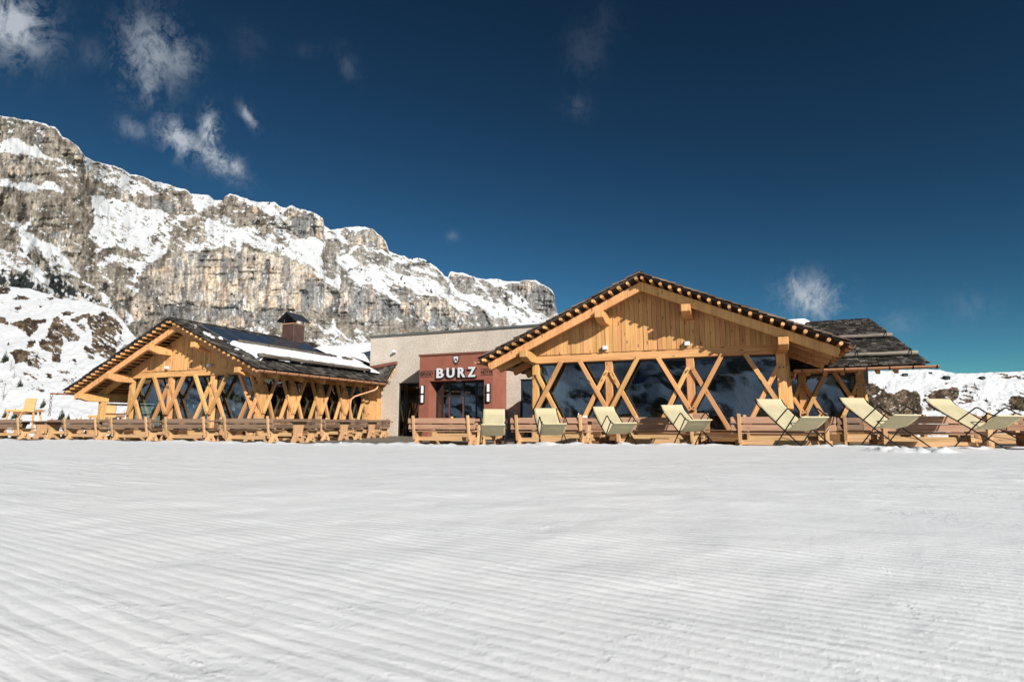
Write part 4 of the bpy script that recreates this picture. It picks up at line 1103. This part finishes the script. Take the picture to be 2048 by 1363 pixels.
# rows going back along the alley to the portal
for i,(u,w) in enumerate(((-15.75,17.35),(-16.75,20.45),(-17.6,22.7))):
    n=('first','second','farthest')[i]
    bench('old',u-.1,w,False,f'brown bench, back to the snow, {n} row along the left hut’s side wall')
    table('old',u+.3,w+.72,f'brown trestle table, {n} row along the left hut’s side wall')
    if w<22: bench('old',u+.25,w+1.5,True,f'brown bench facing the snow, {n} row along the left hut’s side wall')
# front row by the large hut
R_=[(-8.58,'before the terracotta portal'),(-5.2,'under the largest hut’s left corner post'),(-2.35,'under the largest hut’s middle bays'),(.62,'under the largest hut’s right corner post'),(3.62,'between the two rightmost deck chairs'),(6.55,'cut by the photo’s right edge')]
for u,pl_ in R_:
    bench('tan',u,15.2,False,'tan plank bench, back to the snow, '+pl_)
    table('tan',u+.05,15.95,'tan plank table, '+pl_)
    bench('tan',u+.1,16.87,True,'tan plank bench facing the snow, '+pl_)
# shaded tables farther right
for i,(u,w) in enumerate(((3.3,18.7),(6.2,18.5),(9.0,17.9),(6.6,21.3),(9.6,20.9))):
    pl_=('before the shake-roofed wing','right of the wing, nearer row','nearer row at the right edge','right of the wing, farther row','farther row at the right edge')[i]
    bench('old',u,w,False,'brown bench seen between deck chair legs, '+pl_)
    table('old',u,w+.75,'brown table seen between deck chair legs, '+pl_)
# ------------------------------------------------------------------ small table things
def small(name,label,cat,u,w,z,fn,mat,group=None,smooth=False):
    b=MB(); fn(b); o=b.build(name,mat,None,0,smooth); o.location=uw(u,w,z); o.rotation_euler=(0,0,YAW); return tag(o,label,cat,group)
bt=lambda b: b.tube([(0,0,0),(0,0,.11),(0,0,.14),(0,0,.19)],[.035,.035,.016,.014],10)
small('bottle','small white bottle on the tan table behind the second deck chair','bottle',-4.6,15.9,.749,bt,M['diffuser'],None,True)
small('napkin_box','white napkin box on the tan table behind the second deck chair','napkin box',-4.4,15.85,.749,lambda b:b.box(-.06,.06,-.05,.05,0,.12),M['ivory'])
small('candle','pale candle stub on the table before the right corner post, left one','candle',.75,16.0,.749,lambda b:b.tube([(0,0,0),(0,0,.17)],.016,8),M['larch_tan'],'candles on the right table')
small('candle','pale candle stub on the table before the right corner post, right one','candle',1.1,16.0,.749,lambda b:b.tube([(0,0,0),(0,0,.19)],.016,8),M['larch_tan'],'candles on the right table')
small('napkin_box','white napkin box on the far table of the alley left of the portal','napkin box',-16.9,21.2,.749,lambda b:b.box(-.12,.12,-.06,.06,0,.05),M['ivory'])
sgn=small('wooden_sign','small worn wooden board propped before the largest hut’s middle post','sign',-1.25,15.05,.70,lambda b:b.box(-.24,.24,-.014,.014,0,.2),M['larch_tan'])
bin_=small('waste_bin','dark slatted waste bin on the terrace right of the leftmost deck chair','bin',-6.25,16.1,0,lambda b:[b.box(-.3+k*.09,-.3+k*.09+.05,-.25,-.23,.03,.7) for k in range(7)]+[b.box(-.33,.33,-.22,.25,0,.72)],M['darkmetal'])
# ------------------------------------------------------------------ deck chairs
def deck_chair():
    r=empty('deck_chair'); k=.94; hw=.29
    Pt=lambda x,s,z:(x,-s*k,z*k)
    A=[(0,1.05),(.05,.995),(.13,.92),(.24,.845),(.86,.545),(1.17,.39),(1.93,.012)]
    fr=MB()
    for x in (-hw,hw): fr.tube([Pt(x,s,z) for s,z in A],.0125,8)
    fr.tube([Pt(-hw,0,1.05),Pt(hw,0,1.05)],.0125,8); fr.tube([Pt(-hw,1.93,.012),Pt(-hw+.04,2.0,.01),Pt(hw-.04,2.0,.01),Pt(hw,1.93,.012)],.0125,8)
    fr.build('back_frame',M['darkmetal'],r,0,True)
    lg=MB()
    for x in (-hw+.03,hw-.03): lg.tube([Pt(x,1.59,.70),Pt(x,1.17,.385),Pt(x,.68,.012)],.0125,8)
    lg.tube([Pt(-hw+.03,.68,.012),Pt(hw-.03,.68,.012)],.0125,8)
    lg.tube([Pt(-hw,1.77,.64),Pt(hw,1.77,.64)],.0125,8)
    lg.build('leg_frame',M['darkmetal'],r,0,True)
    for x in (-hw,hw):
        a=MB(); a.tube([Pt(x,.86,.545),Pt(x,1.30,.785),Pt(x,1.35,.812),Pt(x,1.40,.812),Pt(x,1.45,.79),Pt(x,1.59,.705),Pt(x,1.72,.655),Pt(x,1.80,.64)],.013,8); a.build('armrest',M['darkmetal'],r,0,True)
    s_=MB(); s_.tube([Pt(-hw+.03,.98,.24),Pt(-hw,1.62,.16)],.006,6); s_.tube([Pt(hw-.03,.98,.24),Pt(hw,1.62,.16)],.006,6); s_.build('stay_rod',M['darkmetal'],r,0,True)
    path=[(-.02,1.045),(0,1.068),(.03,1.045),(.13,.94),(.26,.86),(.52,.715),(.80,.555),(1.0,.445),(1.16,.395),(1.32,.415),(1.5,.49),(1.66,.575),(1.76,.648),(1.785,.655),(1.79,.63)]
    # smooth the path
    pp=[]
    for i in range(len(path)-1):
        for q in range(4):
            t=q/4; p0=path[max(i-1,0)];p1=path[i];p2=path[i+1];p3=path[min(i+2,len(path)-1)]
            f=lambda a,b,c,d: .5*(2*b+(c-a)*t+(2*a-5*b+4*c-d)*t*t+(3*b-a-3*c+d)*t**3)
            pp.append((f(p0[0],p1[0],p2[0],p3[0]),f(p0[1],p1[1],p2[1],p3[1])))
    pp.append(path[-1])
    vs=[];fs=[];gr=[];nx=10; cw=hw-.022
    for i,(s,z) in enumerate(pp):
        for j in range(nx+1):
            x=-cw+2*cw*j/nx; sag=.022*(1-(x/cw)**2)*math.sin(math.pi*min(1,max(0,s/1.77)))
            wr=.006*math.sin(x*19+s*7)*math.sin(math.pi*min(1,max(0,s/1.77)))
            vs.append(Pt(x,s,z-sag+wr)); gr.append((s,x,0))
    for i in range(len(pp)-1):
        for j in range(nx):
            q=i*(nx+1)+j; fs.append((q,q+1,q+nx+2,q+nx+1))
    c=MB(); c.add(vs,fs,gr); co=c.build('canvas_sling',M['canvas'],r,0,True)
    m=co.modifiers.new('thickness','SOLIDIFY'); m.thickness=.004
    return r
chairs=[(988,14.3,.0,0.02,'leftmost, before the portal'),
        (1090,14.3,.02,.07,'before the largest hut’s left corner'),
        (1206,14.25,.06,.12,'third from the left'),
        (1342,14.2,.10,.09,'fourth from the left'),
        (1534,12.2,.16,.05,'before the largest hut’s right corner post'),
        (1699,12.5,.20,.02,'second from the right'),
        (1871,12.3,.17,.04,'farthest right')]
dc=deck_chair()
for i,(px,D,z,rz,pl_) in enumerate(chairs):
    o=dc if i==0 else copy_tree(dc)
    a=(px-CX_)/F_; d=D
    o.location=(a*D,D,z); o.rotation_euler=(random.uniform(-.012,.012),random.uniform(-.012,.012),rz)
    tag(o,'cream canvas deck chair on black tubes, '+pl_,'deck chair','cream deck chairs facing the sun')
# ------------------------------------------------------------------ two oversized wooden chairs on trestles
def giant():
    r=empty('giant_chair')
    solo('seat', M['larch'], r, lambda b: (b.box(-1.05,1.05,-.55,.5,1.22,1.34)),.015)
    solo('backrest', M['tanpanel'], r, lambda b: b.hexa([(-.42,.22,1.34),(.42,.22,1.34),(.42,.30,1.34),(-.42,.30,1.34),(-.40,.38,2.02),(.40,.38,2.02),(.40,.46,2.02),(-.40,.46,2.02)]),.01)
    for x,y in ((-.9,-.4),(.9,-.4),(-.75,.4),(.75,.4)):
        solo('leg', M['larch'], r, lambda b: b.beam((x,y,1.26),(x*1.28,y*1.5,0),.13,.13),.012)
    solo('brace', M['larch'], r, lambda b: (b.beam((.2,-.5,1.24),(-.35,-.62,.15),.1,.1)),.01)
    solo('panel', M['plinth'], r, lambda b: b.box(-.5,.5,-.56,.5,1.06,1.2),.01)
    return r
gc=giant()
for i,(x,y,z,rz,lab) in enumerate(((-26.3,31.0,.13,.12,'giant pale wooden chair with square back, left of the rain chain'),(-21.4,30.3,-.18,.12,'giant pale wooden chair partly hidden by the left hut’s eave post'))):
    o=gc if i==0 else copy_tree(gc)
    o.location=(x,y,z); o.rotation_euler=(0,0,rz); o.scale=(.66,.8,.93); tag(o,lab,'giant chair','giant wooden chairs beside the left hut')

# ================================================================== trees and sheds on the slopes
def foliage_mat(name,a,b_):
    m,nt,out=newmat(name); r=attr(nt,'rn'); n=noise(nt,objco(nt),2.5,4,.6)
    c=mix(nt,.5,ramp(nt,r,[(0,a),(1,b_)]),ramp(nt,n,[(.3,a),(.7,b_)]))
    principled(nt,out,c,.8,spec=.15); return m
M['spruce']=foliage_mat('spruce_needles',(.012,.022,.012),(.055,.075,.035))
M['bark']=mat_plain('bark',(.07,.05,.035),.9,nz=.3)
def conifer(px,py,hpx,at,label,dense=1.0):
    p=at(px,py); p=Vector(p); d=p.y; h=hpx*d/F_
    r=empty('spruce_tree',p-Vector((0,0,h*.03)),random.random()*6)
    t=MB(); t.tube([(0,0,0),(0,0,h*.5),(0,0,h*.98)],[h*.022,h*.014,h*.003],6); t.build('trunk',M['bark'],r)
    c=MB(); nl=int(13*dense)
    for i in range(nl):
        f=i/(nl-1); z=h*(.10+.88*f); R=h*.26*(1-f)**.85+h*.012
        nb=max(5,int(11*(1-f)+5))
        for k in range(nb):
            a=2*math.pi*(k+random.random()*.7)/nb; L=R*random.uniform(.65,1.18); dr=L*random.uniform(.18,.5)
            u=Vector((math.cos(a),math.sin(a),0)); s=Vector((-u.y,u.x,0)); w=L*.26
            b0=Vector((0,0,z)); tip=u*L+Vector((0,0,z-dr)); mid=u*L*.55+Vector((0,0,z-dr*.35))
            c.add([b0,mid+s*w,tip,mid-s*w],[(0,1,2),(0,2,3)],[(0,0,0)]*4)
            m2=u*L*.8+Vector((0,0,z-dr*.7))
            c.add([mid-Vector((0,0,0)),m2+s*w*.7-Vector((0,0,dr*.5)),tip-Vector((0,0,dr*.35)),m2-s*w*.7-Vector((0,0,dr*.6))],[(0,1,2),(0,2,3)],[(0,0,0)]*4)
    c.build('crown',M['spruce'],r)
    tag(r,label,'spruce','spruces on the snowy slopes'); return r
TL=[(9,723,27,'slim dark spruce at the left edge, highest on the left slope'),(39,772,21,'dark ragged spruce between the brown patches of the left slope'),(86,814,22,'small slim spruce right of the giant chair at the left'),(123,838,26,'broadest spruce, right above the end-on table at the left'),(136,838,14,'tiny spruce close to the right of the broadest spruce'),(29,836,22,'spruce behind the left legs of the left giant chair'),(9,834,20,'spruce clump at the left edge above the bench backs'),(17,690,9,'tiny spruce high on the left slope by the brown patch')]
for q in TL: conifer(q[0],q[1],q[2],atl,q[3])
TR=[(1742,812,22,'spruce on the brown bank just right of the shake-roofed wing'),(1772,776,7,'tiny spruce on the snow edge above the brown bank'),(1796,822,11,'small dark spruce low on the brown bank between two deck chairs'),(1949,770,7,'tiny spruce above the shaded hollow of the right slope'),(2032,818,14,'dark spruce at the right edge on the brown bank'),(1974,803,10,'small spruce beside the ski run of the right slope'),(1934,782,8,'small spruce at the upper left of the shaded hollow')]
for q in TR: conifer(q[0],q[1],q[2],atr,q[3])
def larch_tree(px,py,hpx,at,label):
    p=Vector(at(px,py)); h=hpx*p.y/F_; r=empty('bare_larch',p,0)
    t=MB(); t.tube([(0,0,0),(h*.01,0,h*.5),(h*.02,0,h)],[h*.014,h*.009,h*.002],5); t.build('trunk',M['bark'],r)
    c=MB()
    for i in range(46):
        z=h*random.uniform(.15,.97); a=random.random()*6.28; L=h*.24*(1.05-z/h)+h*.02
        e=Vector((math.cos(a)*L,math.sin(a)*L,z+L*random.uniform(-.1,.35))); c.tube([(h*.01,0,z),e],[h*.004,h*.0015],4)
        m=e*.6+Vector((h*.01,0,z))*.4; c.tube([m,m+Vector((math.cos(a+.7)*L*.4,math.sin(a+.7)*L*.4,L*.15))],[h*.0025,h*.001],4)
    c.build('crown',M['bark'],r); tag(r,label,'larch','bare larches on the left slope')
for q in ((20,742,26,'bare larch left of the lowest brown patch on the left slope'),(5,800,36,'tall leaning bare larch at the left edge'),(28,757,20,'small bare larch just above the ragged spruce')): larch_tree(*q[:3],atl,q[3])
def shed(px,py,wpx,label):
    p=Vector(atr(px,py)); w=wpx*p.y/F_; r=empty('mountain_shed',p-Vector((0,0,.1*w)),random.uniform(-.2,.2))
    b=MB(); b.box(-w/2,w/2,-w*.3,w*.3,0,w*.42); b.build('wall',M['darkmetal'],r)
    b=MB()
    for s in (-1,1): b.hexa([(-w*.56,0,w*.66),(w*.56,0,w*.66),(w*.56,s*w*.4,w*.38),(-w*.56,s*w*.4,w*.38),(-w*.56,0,w*.71),(w*.56,0,w*.71),(w*.56,s*w*.4,w*.43),(-w*.56,s*w*.4,w*.43)])
    b.build('roof',M['capmetal'],r)
    b=MB(); b.box(-w*.1,w*.1,-w*.31,-w*.3,0.02*w,w*.3); b.build('door',M['black'],r)
    tag(r,label,'shed','dark sheds on the right slope')
for q in ((1810,751,8.5,'dark shed on the right slope nearest the shake roof'),(1861,747,6,'smallest dark shed high on the right slope'),(1893,758,11,'longest dark shed, at the middle of the right slope'),(1964,758,9,'dark shed farthest right on the snowy slope')): shed(*q)
# snow clods thrown on the terrace edge
def clod(x,y,z,r,lab):
    bm=bmesh.new(); bmesh.ops.create_icosphere(bm,subdivisions=3,radius=r)
    s=random.random()*50
    for v in bm.verts: v.co*=1+.45*mnoise.noise(v.co/r*1.4+Vector((s,0,0)))+.2*mnoise.noise(v.co/r*4+Vector((0,s,0)))
    me=bpy.data.meshes.new('snow_clod'); bm.to_mesh(me); bm.free(); me.materials.append(M['roofsnow'])
    o=bpy.data.objects.new('snow_clod',me); COL.objects.link(o); o.location=(x,y,z); o.scale.z=.8; return tag(o,lab,'snow clod','snow clods at the terrace edge')
clod(-4.25,14.45,.085,.11,'largest snow clod on the dark deck left of the portal bench')
clod(-4.0,14.35,.05,.06,'small snow clod right beside the largest one on the deck')
clod(-3.2,14.2,.05,.05,'snow clod on the deck edge left of the first tan bench')

# ================================================================== light, sky, camera
SUN_AZ=rad(29); SUN_EL=rad(25)          # behind the camera, to its right
sd=Vector((math.sin(SUN_AZ)*math.cos(SUN_EL),-math.cos(SUN_AZ)*math.cos(SUN_EL),math.sin(SUN_EL)))
sun=bpy.data.lights.new('sun','SUN'); sun.energy=5.0; sun.angle=rad(.53); sun.color=(1,.965,.90)
so=bpy.data.objects.new('sun',sun); COL.objects.link(so); so.rotation_euler=sd.to_track_quat('Z','Y').to_euler(); so.location=(20,-30,30)
w=bpy.data.worlds.new('World'); scene.world=w; w.use_nodes=True; nt=w.node_tree; nt.nodes.clear()
out=N(nt,'OutputWorld'); bg=N(nt,'Background'); lk(nt,bg.outputs[0],out.inputs[0])
st=N(nt,'TexSky'); st.sky_type='NISHITA'; st.sun_disc=False; st.sun_elevation=SUN_EL; st.sun_rotation=math.pi-SUN_AZ
st.altitude=2200; st.air_density=.9; st.dust_density=.15; st.ozone_density=3.0
gm_=N(nt,'Gamma'); gm_.inputs[1].default_value=1.7
lk(nt,st.outputs[0],gm_.inputs[0])
sf=mix(nt,1.0,gm_.outputs[0],(.21,.365,.265),'MULTIPLY')
hs=N(nt,'HueSaturation'); hs.inputs['Saturation'].default_value=.97; hs.inputs['Value'].default_value=.94; lk(nt,sf,hs.inputs['Color'])
skyc=hs.outputs[0]   # polarising filter: deep teal sky
# thin clouds, by direction
gen=N(nt,'TexCoord').outputs['Generated']
nn=noise(nt,vmul(nt,gen,(1,1,.8)),24.0,10,.66,1.4); nf=noise(nt,vmul(nt,gen,(1.2,1,.7)),75.0,8,.68,1.2)
fb=math_(nt,'ADD',math_(nt,'MULTIPLY',nn,.66),math_(nt,'MULTIPLY',nf,.34))
tot=None
def dirpx(px,py):
    a,b,c=rays(px,py); return Vector((a,b,c)).normalized()
clouds=[(10,40,84,70,35,.8),(60,95,30,36,60,.35),(300,110,62,85,20,.42),(350,120,45,60,40,.30),(300,165,24,50,15,.35),(362,280,50,30,42,.85),(418,268,20,46,12,.8),(425,312,62,24,36,.8),(470,335,22,20,0,.55),(497,234,13,24,-25,.55),(265,258,30,22,20,.28),(185,108,34,34,30,.07),(1622,596,56,40,15,.72),(1595,575,30,30,0,.5),(695,130,24,40,-20,.06),(1172,100,46,60,20,.035),(1210,45,36,60,0,.02),(1800,645,45,30,0,.08),(1155,215,30,26,0,.05),(905,472,14,12,0,.10),(1940,612,60,40,0,.05),(500,90,36,40,20,.03),(612,100,30,20,0,.025)]
for px,py,sx,sy,ang,amt in clouds:
    c=dirpx(px,py); e=rad(ang)
    rx=(dirpx(px+8*math.cos(e),py+8*math.sin(e))-c); rx.normalize(); ry=c.cross(rx).normalized()
    rxs=rx/(sx*(dirpx(px+1,py)-c).length); rys=ry/(sy*(dirpx(px,py+1)-c).length)
    vals=[]
    for v in (rxs,rys):
        d=N(nt,'VectorMath',operation='DOT_PRODUCT'); lk(nt,gen,d.inputs[0]); d.inputs[1].default_value=v; vals.append(math_(nt,'SUBTRACT',d.outputs['Value'],v.dot(c)))
    q=math_(nt,'ADD',math_(nt,'MULTIPLY',vals[0],vals[0]),math_(nt,'MULTIPLY',vals[1],vals[1]))
    g=math_(nt,'POWER',2.718,math_(nt,'MULTIPLY',q,-1.1))
    fwd=N(nt,'VectorMath',operation='DOT_PRODUCT'); lk(nt,gen,fwd.inputs[0]); fwd.inputs[1].default_value=c
    g=math_(nt,'MULTIPLY',g,math_(nt,'GREATER_THAN',fwd.outputs['Value'],.7))
    d=math_(nt,'MULTIPLY',g,math_(nt,'MULTIPLY',math_(nt,'ADD',math_(nt,'SUBTRACT',fb,.472),math_(nt,'MULTIPLY',g,.13)),5.2,True))
    d=math_(nt,'MULTIPLY',d,amt*1.5,True)
    tot=d if tot is None else math_(nt,'MAXIMUM',tot,d)
cl=mix(nt,tot,skyc,(CLOUDC if 'CLOUDC' in globals() else (6.6,7.3,8.2)))
lk(nt,cl,bg.inputs['Color']); bg.inputs['Strength'].default_value=.05

cam=bpy.data.cameras.new('camera'); co=bpy.data.objects.new('camera',cam); COL.objects.link(co)
cam.sensor_width=36; cam.lens=36*F_/2048; cam.clip_start=.02; cam.clip_end=20000
co.location=(0,0,CAMZ); co.rotation_euler=(math.pi/2+PITCH,0,0)
cam.dof.use_dof=True; cam.dof.focus_distance=16; cam.dof.aperture_fstop=5.6
scene.camera=co
vs=scene.view_settings; vs.view_transform='Standard'; vs.look='None'; vs.exposure=.43; vs.gamma=1; vs.use_curve_mapping=False
scene.cycles.max_bounces=6; scene.cycles.diffuse_bounces=3; scene.cycles.glossy_bounces=3; scene.cycles.transparent_max_bounces=12
scene.cycles.use_denoising=True
